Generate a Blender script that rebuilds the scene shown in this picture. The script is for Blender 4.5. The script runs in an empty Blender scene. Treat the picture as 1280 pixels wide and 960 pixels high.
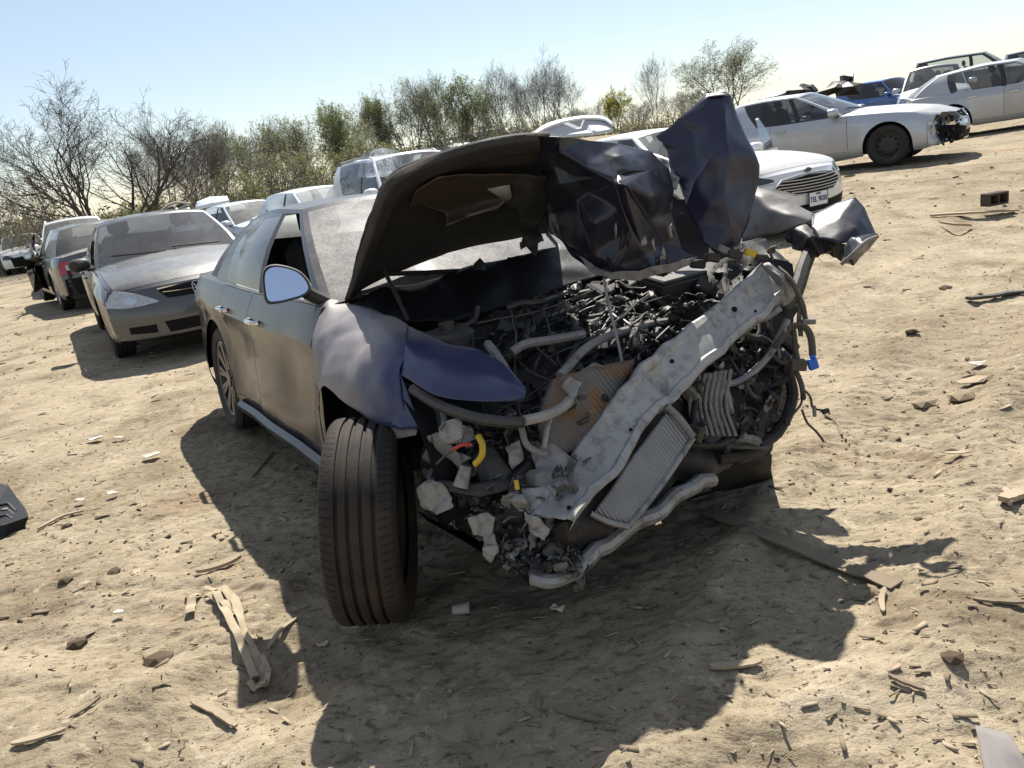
import bpy, math, random
import numpy as np
from mathutils import Vector, Matrix, noise, geometry

random.seed(7); RNG = np.random.default_rng(7)
SC = bpy.context.scene
COL = SC.collection
rad = math.radians

# ------------------------------------------------------------------ camera
CAM_H, CAM_PITCH, CAM_ROLL, FPX = 1.56, rad(16.0), rad(8.5), 1000.0
_f = Vector((0, math.cos(CAM_PITCH), -math.sin(CAM_PITCH)))
_u0 = Vector((0, math.sin(CAM_PITCH), math.cos(CAM_PITCH)))
_r0 = Vector((1, 0, 0))
_right = math.cos(CAM_ROLL) * _r0 - math.sin(CAM_ROLL) * _u0
_up = math.sin(CAM_ROLL) * _r0 + math.cos(CAM_ROLL) * _u0
CAM = Vector((0, 0, CAM_H))
cd = bpy.data.cameras.new('camera'); cam = bpy.data.objects.new('camera', cd); COL.objects.link(cam)
cam.matrix_world = Matrix(((_right.x, _up.x, -_f.x, 0), (_right.y, _up.y, -_f.y, 0), (_right.z, _up.z, -_f.z, CAM_H), (0, 0, 0, 1)))
cd.sensor_width = 36; cd.lens = 36 * FPX / 1280; cd.clip_start = 0.05; cd.clip_end = 3000
SC.camera = cam

def U(px, py, dep):
    """world point seen at photo pixel (px, py) at distance dep along the view axis"""
    return CAM + (_f + _right * ((px - 640) / FPX) - _up * ((py - 480) / FPX)) * dep
def G(px, py, z=0.0):
    """world point of pixel (px, py) on the level z"""
    v = U(px, py, 1) - CAM
    return CAM + v * ((z - CAM_H) / v.z)

# ------------------------------------------------------------------ light
SUN_EL, SUN_AZ = rad(52), rad(7)          # azimuth clockwise from +y (the view direction)
world = bpy.data.worlds.new('World'); SC.world = world; world.use_nodes = True
wn = world.node_tree.nodes; wl = world.node_tree.links
sky = wn.new('ShaderNodeTexSky'); sky.sky_type = 'NISHITA'; sky.sun_disc = False
sky.sun_elevation = SUN_EL; sky.sun_rotation = SUN_AZ
sky.air_density = 1.0; sky.dust_density = 0.25; sky.ozone_density = 1.0; sky.altitude = 100
bg = wn['Background']; bg.inputs[1].default_value = 0.064
hz = wn.new('ShaderNodeMix'); hz.data_type = 'RGBA'; hz.inputs[0].default_value = .22; hz.inputs[7].default_value = (9.6, 9.9, 10.3, 1)   # thin even haze over the blue
wl.new(sky.outputs[0], hz.inputs[6]); wl.new(hz.outputs[2], bg.inputs[0])
sd = bpy.data.lights.new('sun', 'SUN'); sun = bpy.data.objects.new('sun', sd); COL.objects.link(sun)
sd.energy = 5.0; sd.angle = rad(0.53); sd.color = (1.0, 0.95, 0.86)
sun_dir = Vector((math.sin(SUN_AZ) * math.cos(SUN_EL), math.cos(SUN_AZ) * math.cos(SUN_EL), math.sin(SUN_EL)))
sun.rotation_euler = sun_dir.to_track_quat('Z', 'Y').to_euler()
SC.view_settings.view_transform = 'Standard'; SC.view_settings.look = 'None'
SC.view_settings.exposure = 0.86; SC.view_settings.gamma = 1.0
SC.cycles.max_bounces = 8; SC.cycles.transparent_max_bounces = 16

# ------------------------------------------------------------------ mesh helpers
class MB:
    def __init__(s): s.v = []; s.f = []; s.m = []
    def add(s, vs, fs, m=0):
        o = len(s.v); s.v += [tuple(p) for p in vs]
        for f in fs: s.f.append(tuple(i + o for i in f)); s.m.append(m)
    def box(s, c, size, rot=None, m=0, jit=0.0):
        hx, hy, hz = size[0] / 2, size[1] / 2, size[2] / 2
        vs = [Vector((x * hx, y * hy, z * hz)) for x in (-1, 1) for y in (-1, 1) for z in (-1, 1)]
        if jit: vs = [v + Vector((random.uniform(-jit, jit), random.uniform(-jit, jit), random.uniform(-jit, jit))) for v in vs]
        if rot is not None: vs = [rot @ v for v in vs]
        c = Vector(c)
        s.add([v + c for v in vs], [(0, 1, 3, 2), (4, 6, 7, 5), (0, 4, 5, 1), (2, 3, 7, 6), (0, 2, 6, 4), (1, 5, 7, 3)], m)
    def bevbox(s, c, size, b, rot=None, m=0):
        """box with chamfered edges"""
        hx, hy, hz = [a / 2 for a in size]; b = min(b, hx * .9, hy * .9, hz * .9); vs = []; idx = {}
        for sx in (-1, 1):
            for sy in (-1, 1):
                for sz in (-1, 1):
                    for k, (ax, ay, az) in enumerate(((0, b, b), (b, 0, b), (b, b, 0))):
                        idx[(sx, sy, sz, k)] = len(vs); vs.append(Vector((sx * (hx - ax), sy * (hy - ay), sz * (hz - az))))
        I = lambda x, y, z, k: idx[(x, y, z, k)]
        fs = []
        for q in (-1, 1):
            fs.append([I(q, -1, -1, 0), I(q, 1, -1, 0), I(q, 1, 1, 0), I(q, -1, 1, 0)][::q])
            fs.append([I(-1, q, -1, 1), I(-1, q, 1, 1), I(1, q, 1, 1), I(1, q, -1, 1)][::q])
            fs.append([I(-1, -1, q, 2), I(1, -1, q, 2), I(1, 1, q, 2), I(-1, 1, q, 2)][::q])
        for a in (-1, 1):
            for c2 in (-1, 1):
                fs.append([I(-1, a, c2, 1), I(1, a, c2, 1), I(1, a, c2, 2), I(-1, a, c2, 2)])
                fs.append([I(a, -1, c2, 0), I(a, 1, c2, 0), I(a, 1, c2, 2), I(a, -1, c2, 2)])
                fs.append([I(a, c2, -1, 0), I(a, c2, 1, 0), I(a, c2, 1, 1), I(a, c2, -1, 1)])
        for x in (-1, 1):
            for y in (-1, 1):
                for z in (-1, 1): fs.append([I(x, y, z, 0), I(x, y, z, 1), I(x, y, z, 2)])
        if rot is not None: vs = [rot @ v for v in vs]
        c = Vector(c); s.add([v + c for v in vs], fs, m)
    def tube(s, pts, r, seg=6, m=0, cap=True, flat=1.0):
        pts = [Vector(p) for p in pts]; n = len(pts)
        rr = r if isinstance(r, (list, tuple)) else [r] * n
        vs = []; fs = []; prev = None
        for i, p in enumerate(pts):
            t = (pts[min(i + 1, n - 1)] - pts[max(i - 1, 0)])
            t = t.normalized() if t.length > 1e-9 else Vector((0, 0, 1))
            if prev is None:
                a = t.orthogonal().normalized()
            else:
                a = prev - t * prev.dot(t)
                a = a.normalized() if a.length > 1e-6 else t.orthogonal().normalized()
            prev = a; b = t.cross(a)
            for k in range(seg):
                an = 2 * math.pi * k / seg
                vs.append(p + (a * math.cos(an) + b * math.sin(an) * flat) * rr[i])
        for i in range(n - 1):
            for k in range(seg):
                k2 = (k + 1) % seg
                fs.append((i * seg + k, i * seg + k2, (i + 1) * seg + k2, (i + 1) * seg + k))
        if cap:
            fs.append(tuple(range(seg))[::-1]); fs.append(tuple((n - 1) * seg + k for k in range(seg)))
        s.add(vs, fs, m)
    def grid(s, rows, m=0, closed=False):
        nr = len(rows); nc = len(rows[0]); vs = [p for r in rows for p in r]; fs = []
        for i in range(nr - 1):
            for j in range(nc if closed else nc - 1):
                j2 = (j + 1) % nc
                fs.append((i * nc + j, i * nc + j2, (i + 1) * nc + j2, (i + 1) * nc + j))
        s.add(vs, fs, m)
    def lathe(s, prof, seg=32, m=0, axis='y', c=(0, 0, 0)):
        """prof: list of (radius, offset along axis)"""
        rows = []
        for r, o in prof:
            row = []
            for k in range(seg):
                a = 2 * math.pi * k / seg
                q = (r * math.cos(a), o, r * math.sin(a)) if axis == 'y' else ((r * math.cos(a), r * math.sin(a), o) if axis == 'z' else (o, r * math.cos(a), r * math.sin(a)))
                row.append((q[0] + c[0], q[1] + c[1], q[2] + c[2]))
            rows.append(row)
        s.grid(rows, m, closed=True)
    def mesh(s, name, mats, smooth=True, sharp=35):
        me = bpy.data.meshes.new(name); me.from_pydata([tuple(p) for p in s.v], [], s.f)
        for mt in (mats if isinstance(mats, (list, tuple)) else [mats]): me.materials.append(mt)
        if any(s.m): me.polygons.foreach_set('material_index', s.m)
        if smooth:
            me.polygons.foreach_set('use_smooth', [True] * len(s.f))
            me.update()
            if sharp: me.set_sharp_from_angle(angle=rad(sharp))
        me.update(); return me
    def build(s, name, mats, parent=None, smooth=True, sharp=35, world=False):
        """world=True: vertices are world coordinates, brought into the parent's frame"""
        if world and parent is not None:
            q = parent
            while q.name not in WORLD_OF: q = q.parent
            W_ = WORLD_OF[q.name].inverted(); s.v = [tuple(W_ @ Vector(p)) for p in s.v]
        o = bpy.data.objects.new(name, s.mesh(name, mats, smooth, sharp)); COL.objects.link(o)
        if parent is not None: o.parent = parent
        return o

WORLD_OF = {}
def empty(name, M):
    o = bpy.data.objects.new(name, None); COL.objects.link(o); o.matrix_world = M; o.empty_display_size = .2
    WORLD_OF[o.name] = M.copy(); return o
def tag(o, label=None, cat=None, group=None, kind=None):
    if label: o['label'] = label
    if cat: o['category'] = cat
    if group: o['group'] = group
    if kind: o['kind'] = kind
    return o
def structure(o): o['kind'] = 'structure'; return o
def catmull(P, n):
    """resample a list of Vectors smoothly, n points per span"""
    P = [Vector(p) for p in P]; out = []
    for i in range(len(P) - 1):
        p0 = P[i - 1] if i else P[0] * 2 - P[1]; p1 = P[i]; p2 = P[i + 1]
        p3 = P[i + 2] if i + 2 < len(P) else P[-1] * 2 - P[-2]
        for k in range(n):
            t = k / n
            out.append(.5 * ((2 * p1) + (p2 - p0) * t + (2 * p0 - 5 * p1 + 4 * p2 - p3) * t * t + (3 * p1 - p0 - 3 * p2 + p3) * t ** 3))
    out.append(P[-1]); return out

# ------------------------------------------------------------------ materials
class NT:
    def __init__(s, name):
        s.mat = bpy.data.materials.new(name); s.mat.use_nodes = True
        s.nt = s.mat.node_tree; s.b = s.nt.nodes['Principled BSDF']; s.out = s.nt.nodes['Material Output']
    def n(s, t, **k):
        x = s.nt.nodes.new(t)
        for a, b in k.items(): setattr(x, a, b)
        return x
    def l(s, a, b): s.nt.links.new(a, b)
    def coords(s, obj=True):
        if obj: return s.n('ShaderNodeTexCoord').outputs['Object']
        return s.n('ShaderNodeNewGeometry').outputs['Position']
    def noise(s, co, scale, detail=4, rough=.55, dist=0.0, stretch=None):
        if stretch:
            mp = s.n('ShaderNodeMapping'); mp.inputs['Scale'].default_value = stretch; s.l(co, mp.inputs['Vector']); co = mp.outputs[0]
        x = s.n('ShaderNodeTexNoise'); x.inputs['Scale'].default_value = scale; x.inputs['Detail'].default_value = detail
        x.inputs['Roughness'].default_value = rough; x.inputs['Distortion'].default_value = dist
        s.l(co, x.inputs['Vector']); return x.outputs['Fac']
    def ramp(s, v, stops):
        x = s.n('ShaderNodeValToRGB'); e = x.color_ramp.elements
        while len(e) < len(stops): e.new(.5)
        for q, (p, c) in zip(e, stops): q.position = p; q.color = (c, c, c, 1) if isinstance(c, (int, float)) else (*c, 1)
        s.l(v, x.inputs[0]); return x.outputs[0]
    def mix(s, f, a, b, mode='MIX'):
        x = s.n('ShaderNodeMix', data_type='RGBA', blend_type=mode)
        for i, v in ((0, f), (6, a), (7, b)):
            if isinstance(v, (int, float)): x.inputs[i].default_value = v
            elif isinstance(v, tuple): x.inputs[i].default_value = (*v, 1)
            else: s.l(v, x.inputs[i])
        return x.outputs[2]
    def math(s, op, a, b=None, clamp=False):
        x = s.n('ShaderNodeMath', operation=op, use_clamp=clamp)
        for i, v in ((0, a), (1, b)):
            if v is None: continue
            if isinstance(v, (int, float)): x.inputs[i].default_value = v
            else: s.l(v, x.inputs[i])
        return x.outputs[0]
    def bump(s, h, strength=.3, dist=.01, prev=None):
        x = s.n('ShaderNodeBump'); x.inputs['Strength'].default_value = strength; x.inputs['Distance'].default_value = dist
        s.l(h, x.inputs['Height'])
        if prev is not None: s.l(prev, x.inputs['Normal'])
        return x.outputs[0]
    def set(s, **k):
        for a, v in k.items():
            i = s.b.inputs[{'base': 'Base Color', 'rough': 'Roughness', 'metal': 'Metallic', 'coat': 'Coat Weight', 'coatr': 'Coat Roughness',
                            'spec': 'Specular IOR Level', 'normal': 'Normal', 'trans': 'Transmission Weight', 'alpha': 'Alpha', 'ior': 'IOR'}[a]]
            if isinstance(v, (int, float)): i.default_value = v
            elif isinstance(v, tuple): i.default_value = (*v, 1)
            else: s.l(v, i)
        return s
DUST = (.36, .30, .23)
def m_simple(name, col, rough=.5, metal=0., var=.25, scale=8., spec=.5, bump=0., bscale=40., dust=0., speck=0., sscale=30.):
    t = NT(name); co = t.coords(); n = t.noise(co, scale, 5)
    c = t.mix(n, tuple(x * (1 - var) for x in col), tuple(min(1, x * (1 + var)) for x in col))
    if speck:
        k = t.ramp(t.noise(co, sscale, 7, .72), [(.40, 1), (.52, 0)]); k2 = t.ramp(t.noise(co, sscale * .22, 4, .6), [(.35, 1), (.62, .15)])
        c = t.mix(t.math('MULTIPLY', t.math('MULTIPLY', k, k2), speck, True), c, (.03, .026, .022))
    r = rough
    if dust:
        up = t.n('ShaderNodeSeparateXYZ'); t.l(t.n('ShaderNodeNewGeometry').outputs['Normal'], up.inputs[0])
        k = t.math('MULTIPLY_ADD', up.outputs[2], .6); t.nt.nodes[-1].inputs[2].default_value = .4
        k = t.math('MULTIPLY', t.math('MULTIPLY', k, t.ramp(t.noise(co, scale * 1.7, 6, .65), [(.3, 0.25), (.7, 1)])), dust, True)
        c = t.mix(k, c, DUST); r = t.math('MULTIPLY_ADD', k, .6); t.nt.nodes[-1].inputs[2].default_value = rough
    t.set(base=c, rough=r, metal=metal, spec=spec)
    if bump: t.set(normal=t.bump(t.noise(co, bscale, 5), bump, .004))
    return t.mat
def m_paint(name, col, metal=.35, rough=.32, coat=.8, dust=.35, dirt_low=.5, scratch=.0, dcol=DUST, side=.45, spec=.5, splash=0., fscale=60, shade_fade=None):
    """car paint under dust: more of it on faces that look up and along the sills"""
    t = NT(name); co = t.coords()
    sx = t.n('ShaderNodeSeparateXYZ'); t.l(co, sx.inputs[0])
    up = t.n('ShaderNodeSeparateXYZ'); t.l(t.n('ShaderNodeNewGeometry').outputs['Normal'], up.inputs[0])
    big = t.ramp(t.noise(co, 2.3, 6, .6), [(.3, .35), (.7, 1)])
    fine = t.ramp(t.noise(co, fscale, 4, .7), [(.35, .72), (.65, 1)])
    streak = t.ramp(t.noise(co, 9, 5, .6, stretch=(1, 1, .25)), [(.35, .5), (.7, 1)])
    a = t.math('MULTIPLY_ADD', t.math('ABSOLUTE', up.outputs[2]), 1 - side); t.nt.nodes[-1].inputs[2].default_value = side
    low = t.n('ShaderNodeMapRange'); low.inputs[1].default_value = .75; low.inputs[2].default_value = .15; t.l(sx.outputs[2], low.inputs[0])
    k = t.math('MULTIPLY', t.math('MULTIPLY', a, big), dust)
    k = t.math('ADD', k, t.math('MULTIPLY', low.outputs[0], t.math('MULTIPLY', streak, dirt_low)))
    k = t.math('MULTIPLY', k, fine, True)
    if splash:
        sp = t.math('MULTIPLY', t.ramp(t.noise(co, 8, 7, .68, .5, stretch=(.45, 1, 1.9)), [(.50, 0), (.60, 1)]), t.math('MULTIPLY_ADD', low.outputs[0], .8)); t.nt.nodes[-1].inputs[2].default_value = .12
        k = t.math('MAXIMUM', k, t.math('MULTIPLY', sp, splash))
    if shade_fade:                                   # dust cut back along x to paint the hood's shadow edge into the colour
        fx = t.n('ShaderNodeMapRange'); fx.inputs[1].default_value, fx.inputs[2].default_value = shade_fade; fx.inputs[3].default_value = 1; fx.inputs[4].default_value = .12
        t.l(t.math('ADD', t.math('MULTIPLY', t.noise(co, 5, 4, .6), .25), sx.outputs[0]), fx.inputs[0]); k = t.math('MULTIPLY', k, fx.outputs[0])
    t.set(spec=spec)
    c = t.mix(k, col, dcol)
    t.set(base=c, metal=t.math('MULTIPLY', t.math('SUBTRACT', 1, k), metal), rough=t.math('ADD', t.math('MULTIPLY', k, .5), rough),
          coat=t.math('MULTIPLY', t.math('SUBTRACT', 1, k, True), coat), coatr=.06)
    if scratch:
        t.set(normal=t.bump(t.noise(co, 25, 5, .7), scratch, .003))
    return t.mat
def m_glass(name, tint=(.05, .055, .06), dust=.2, rough=.02, dcol=(.5, .47, .42), through=.55, scale=4.0):
    """pane: see-through + mirror by fresnel + a film of dust"""
    t = NT(name); co = t.coords()
    tr = t.n('ShaderNodeBsdfTransparent'); tr.inputs[0].default_value = (*[through * x / max(tint) for x in tint], 1)
    gl = t.n('ShaderNodeBsdfGlossy'); gl.inputs['Roughness'].default_value = rough; gl.inputs['Color'].default_value = (.95, .97, 1, 1)
    lw = t.n('ShaderNodeFresnel'); lw.inputs[0].default_value = 1.5
    a = t.n('ShaderNodeMixShader'); t.l(lw.outputs[0], a.inputs[0]); t.l(tr.outputs[0], a.inputs[1]); t.l(gl.outputs[0], a.inputs[2])
    df = t.n('ShaderNodeBsdfPrincipled'); df.inputs['Base Color'].default_value = (*dcol, 1); df.inputs['Roughness'].default_value = .6
    k = t.math('MULTIPLY', t.ramp(t.noise(co, scale, 7, .65, .4), [(.25, .45), (.75, 1)]), dust)
    k = t.math('MULTIPLY', k, t.ramp(t.noise(co, 70, 3, .7), [(.3, .6), (.7, 1.1)]), True)
    b = t.n('ShaderNodeMixShader'); t.l(k, b.inputs[0]); t.l(a.outputs[0], b.inputs[1]); t.l(df.outputs[0], b.inputs[2])
    t.l(b.outputs[0], t.out.inputs[0]); return t.mat

M = {}
M['trim_silver'] = m_simple('trim_silver', (.55, .56, .58), .3, .3, .08, 10)
M['rubber'] = m_simple('rubber', (.018, .0165, .016), .75, 0, .3, 14, .3, .3, 60, dust=.18)
M['steel_black'] = m_simple('steel_black', (.02, .02, .021), .55, .2, .3, 12, dust=.2)
M['alloy_dark'] = m_simple('alloy_dark', (.09, .09, .092), .35, .6, .1, 10, dust=.25)
M['alloy'] = m_simple('alloy', (.42, .42, .43), .35, .8, .1, 10, dust=.3)
M['chrome'] = m_simple('chrome', (.72, .73, .75), .12, 1., .05, 10, dust=.12)
M['black'] = m_simple('black_plastic', (.013, .013, .014), .5, 0, .3, 14, .4, .15, 80, dust=.12)
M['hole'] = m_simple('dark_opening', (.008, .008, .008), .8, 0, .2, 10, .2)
M['interior'] = m_simple('interior_fabric', (.035, .033, .032), .85, 0, .3, 10, .2)
M['seat'] = m_simple('seat_fabric', (.10, .095, .09), .85, 0, .3, 10, .2)
M['seat_tan'] = m_simple('seat_tan', (.22, .19, .15), .85, 0, .3, 10, .2)
M['glass'] = m_glass('side_glass', dust=.06, through=.35)
M['glass_clear'] = m_glass('clear_glass', (.8, .84, .84), dust=.09, through=.8)
M['windshield'] = m_glass('windshield_glass', (.5, .53, .53), dust=.34, through=.6)
M['mirror'] = m_simple('mirror_glass', (.8, .82, .85), .02, 1., .02)
M['lamp'] = m_simple('lamp_lens', (.42, .44, .46), .12, .1, .45, 30, .8, .2, 60)
M['lamp_dark'] = m_simple('lamp_housing', (.05, .052, .056), .18, .1, .4, 30, .7)
M['red_lamp'] = m_simple('red_lamp', (.35, .015, .02), .15, 0, .3, 20, .8)
M['plate'] = m_simple('plate_white', (.72, .74, .76), .4, .1, .05, 8)
M['ink'] = m_simple('plate_ink', (.03, .05, .14), .5)
M['silver_logo'] = M['chrome']
# ------------------------------------------------------------------ ground
# ground levels (x, y, z, weight) where the cars stand
CTRL = [(0, 0, 0, 3), (-1, 5, 0, 2), (2, 4, 0, 2), (-4, 4, 0, 2), (4, 3, 0, 2), (-2, 1, 0, 2), (6, 6.5, 0, 2), (-5.42, 11.06, 0.041, 0.5), (-4, 11.81, 0.041, 0.5), (-4.13, 8.64, 0.041, 0.5), (-2.72, 9.39, 0.041, 0.5), (-6.39, 15.43, 0.002, 0.5), (-7.72, 14.53, 0.002, 0.5), (-7.89, 17.65, 0.002, 0.5), (-9.22, 16.76, 0.002, 0.5), (-12.08, 22.55, -0.125, 0.5), (-10.65, 23.27, -0.125, 0.5), (-10.85, 20.14, -0.125, 0.5), (-9.43, 20.87, -0.125, 0.5), (-20.09, 34.03, -0.206, 0.5), (-18.74, 34.88, -0.206, 0.5), (-18.66, 31.74, -0.206, 0.5), (-17.3, 32.59, -0.206, 0.5), (-7.5, 21.81, -0.1, 0.3), (-6.27, 22.84, -0.1, 0.3), (-5.79, 19.78, -0.1, 0.3), (-4.57, 20.81, -0.1, 0.3), (-8.79, 20.36, -0.559, 0.3), (-7.35, 21.06, -0.559, 0.3), (-7.63, 17.98, -0.559, 0.3), (-6.19, 18.68, -0.559, 0.3), (-3.73, 12.93, 0.036, 0.3), (-2.51, 13.96, 0.036, 0.3), (-2.03, 10.9, 0.036, 0.3), (-0.8, 11.93, 0.036, 0.3), (-2.53, 15.2, 0.15, 0.3), (-1.11, 15.95, 0.15, 0.3), (-1.26, 12.82, 0.15, 0.3), (0.15, 13.57, 0.15, 0.3), (1.44, 12.49, 0.125, 0.5), (2.87, 13.22, 0.125, 0.5), (2.74, 9.95, 0.125, 0.5), (4.16, 10.68, 0.125, 0.5), (4.74, 15.53, 0.383, 1), (5.72, 16.79, 0.383, 1), (6.9, 13.84, 0.431, 1), (7.88, 15.1, 0.431, 1), (5.82, 12.52, 0.38, 0.5), (10.5, 18.21, 0.465, 1), (11.37, 19.55, 0.465, 1), (12.85, 16.68, 0.538, 1), (13.72, 18.03, 0.538, 1), (13.48, 26.07, 0.555, 0.4), (14.89, 25.32, 0.555, 0.4), (12.21, 23.69, 0.555, 0.4), (13.62, 22.94, 0.555, 0.4), (16.85, 29.98, 0.91, 0.4), (17.65, 31.36, 0.91, 0.4), (19.18, 28.63, 0.91, 0.4), (19.98, 30.01, 0.91, 0.4), (15.25, 33.64, 0.627, 0.4), (16.71, 34.29, 0.627, 0.4), (16.34, 31.17, 0.627, 0.4), (17.81, 31.83, 0.627, 0.4), (20.75, 30.88, 0.774, 0.4), (21.55, 32.26, 0.774, 0.4), (23.09, 29.53, 0.774, 0.4), (23.89, 30.91, 0.774, 0.4), (5.51, 20.86, 0.332, 0.4), (6.92, 21.61, 0.332, 0.4), (6.83, 18.38, 0.332, 0.4), (8.24, 19.14, 0.332, 0.4), (-2.95, 54.65, 1.624, 0.3), (-1.56, 55.45, 1.624, 0.3), (-1.55, 52.22, 1.624, 0.3), (-0.16, 53.02, 1.624, 0.3), (-1.41, 58.18, 1.739, 0.3), (-0.86, 59.68, 1.739, 0.3), (1.22, 57.22, 1.739, 0.3), (1.77, 58.72, 1.739, 0.3), (1.08, 63.9, 1.944, 0.3), (1.63, 62.4, 1.944, 0.3), (-1.55, 62.94, 1.944, 0.3), (-1, 61.44, 1.944, 0.3), (1.36, 62.87, 1.893, 0.3), (2.59, 63.9, 1.893, 0.3), (3.16, 60.73, 1.893, 0.3), (4.39, 61.76, 1.893, 0.3), (9.66, 22.97, 0.348, 0.3), (-1.78, 5.15, 0.061, 1), (-0.39, 5.91, -0.079, 1), (-0.55, 2.58, 0.045, 2)]
CA = np.array(CTRL)
def terrain_np(X, Y):
    Z = np.zeros_like(X); Wt = np.zeros_like(X)
    for x, y, z, w in CA:
        d2 = (X - x) ** 2 + (Y - y) ** 2
        k = w / (d2 + 1.2 + .0015 * y * y) ** 1.6
        Z += k * z; Wt += k
    return Z / Wt
def terrain(x, y): return float(terrain_np(np.array([x], float), np.array([y], float))[0])
def vnoise(X, Y, seed):
    xi = np.floor(X).astype(np.int64); yi = np.floor(Y).astype(np.int64); fx = X - xi; fy = Y - yi
    u = fx * fx * fx * (fx * (fx * 6 - 15) + 10); v = fy * fy * fy * (fy * (fy * 6 - 15) + 10)
    def g(a, b):
        h = (a * 374761393 + b * 668265263 + seed * 144665) & 0x7fffffff
        h = ((h ^ (h >> 13)) * 1274126177) & 0x7fffffff
        an = (h ^ (h >> 16)) % 65536 / 65536 * 2 * np.pi; return np.cos(an), np.sin(an)
    def d(a, b, x, y): c, s = g(a, b); return c * x + s * y
    a = d(xi, yi, fx, fy); b = d(xi + 1, yi, fx - 1, fy); c = d(xi, yi + 1, fx, fy - 1); e = d(xi + 1, yi + 1, fx - 1, fy - 1)
    return (a + (b - a) * u) * (1 - v) + (c + (e - c) * u) * v
def fbm(X, Y, sc, oc, seed, gain=.5):
    o = 0; a = 1.
    for k in range(oc): o = o + a * vnoise(X * sc, Y * sc, seed + k * 17); sc *= 2.03; a *= gain
    return o
def relief(X, Y):
    dist = np.sqrt(X ** 2 + Y ** 2); near = np.clip(1.2 - dist / 30, .0, 1)
    h = .026 * fbm(X, Y, .35, 3, 1) + .010 * fbm(X, Y, 1.1, 3, 2)
    wx = X + .25 * fbm(X, Y, .8, 2, 60); wy = Y + .25 * fbm(X, Y, .8, 2, 61)
    rid = 1 - np.abs(fbm(wx * .7 + wy * .25, wy * 1.5 - wx * .2, 2.2, 4, 3)) * 2.2
    h = h + .006 * rid * near + .006 * fbm(X, Y, 5, 4, 4, .6) * near
    crk = np.abs(fbm(wx + .3 * wy, wy * 1.2, 3.2, 3, 9))
    h = h - .012 * np.clip(1 - crk / .06, 0, 1) * near * np.clip(fbm(X, Y, .6, 2, 30) * 2 + .5, 0, 1)
    h = h + .006 * (1 - np.abs(fbm(X * .8, Y * 1.9, 6.5, 4, 44, .6)) * 2.4) * near + .006 * fbm(X * .8, Y * 1.7, 15, 3, 45, .6) * near
    clod = np.clip(fbm(X, Y, 13, 3, 5, .6) - .18, 0, 1); h = h + .014 * clod * near * np.clip(fbm(X, Y, .5, 2, 8) * 2.2 + .45, 0, 1)
    # curved tyre tracks in front of the wreck
    for cx, cy, R_, w, am in ((-2.6, .2, 2.7, .16, .022), (-2.6, .2, 2.95, .10, .014), (1.3, -.9, 2.55, .16, .016), (3.4, -4.5, 8.0, .2, .02), (3.4, -4.5, 6.6, .2, .02), (14, -6, 15.5, .22, .03), (14, -6, 17.1, .22, .03)):
        d = np.sqrt((X - cx) ** 2 + (Y - cy) ** 2) - R_; an = np.arctan2(Y - cy, X - cx)
        k = np.exp(-(d / w) ** 2); am = am * 1.2; h = h - am * k * (1 + .14 * np.sin(an * R_ * 42 + 3 * np.sign(d))) + am * .7 * np.exp(-((np.abs(d) - w * 1.6) / (w * .4)) ** 2)
    return h
FIXED = []      # spots that stay level under wheels
def ground_z(x, y):
    a = np.array([x], float); b = np.array([y], float); return float((terrain_np(a, b) + relief(a, b))[0])
def axis(lo, hi, d0, zones):
    v = [0.0]
    return v
def spaced(c0, c1, d, lo, hi, g):
    mid = list(np.arange(c0, c1, d)); x = c1; s = d; up = []
    while x < hi: up.append(x); s *= g; x += s
    up.append(hi); x = c0 - d; s = d; dn = []
    while x > lo: dn.append(x); s *= g; x -= s
    dn.append(lo); return np.array(dn[::-1] + mid + up)
gx = spaced(-2.6, 3.2, .0135, -900, 900, 1.035); gy = spaced(1.1, 4.2, .013, -40, 1500, 1.022)
GX, GY = np.meshgrid(gx, gy); GZ = terrain_np(GX, GY) + relief(GX, GY)
far_k = np.clip((np.sqrt(GX ** 2 + GY ** 2) - 60) / 60, 0, 1); GZ = GZ * (1 - far_k) - 1.0 * far_k
def grid_mesh(name, GX, GY, GZ, mat):
    ny, nx = GX.shape; me = bpy.data.meshes.new(name)
    me.vertices.add(nx * ny); me.vertices.foreach_set('co', np.stack([GX, GY, GZ], -1).astype(np.float32).ravel())
    i = np.arange((nx - 1) * (ny - 1)); r, c = i // (nx - 1), i % (nx - 1); a = r * nx + c
    q = np.stack([a, a + 1, a + nx + 1, a + nx], 1).astype(np.int32)
    me.loops.add(q.size); me.loops.foreach_set('vertex_index', q.ravel()); me.polygons.add(len(q))
    me.polygons.foreach_set('loop_start', np.arange(0, q.size, 4, dtype=np.int32)); me.polygons.foreach_set('use_smooth', np.ones(len(q), bool))
    me.update(); me.validate(); me.materials.append(mat)
    o = bpy.data.objects.new(name, me); COL.objects.link(o); return o
t = NT('dry_dirt'); co = t.coords(False)
big = t.noise(co, .35, 5, .6); mid = t.noise(co, 1.7, 6, .62, .6); fin = t.noise(co, 16, 6, .68); grit = t.noise(co, 130, 3, .7)
cA = t.mix(t.ramp(big, [(.35, 0), (.65, 1)]), (.272, .222, .152), (.352, .297, .208))
cB = t.mix(t.ramp(mid, [(.32, 1), (.52, 0)]), cA, (.185, .146, .096))
cC = t.mix(t.math('MULTIPLY', t.ramp(mid, [(.56, 0), (.72, 1)]), .8), cB, (.42, .355, .265))
cD = t.mix(t.ramp(fin, [(.30, .6), (.43, 0)]), cC, (.16, .11, .068))
cE = t.mix(t.ramp(fin, [(.58, 0), (.74, .7)]), cD, (.56, .48, .36))
rust = t.math('MULTIPLY', t.ramp(t.noise(co, .9, 4, .6), [(.60, 0), (.72, 1)]), .5)
cF = t.mix(rust, cE, (.30, .19, .12))
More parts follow.
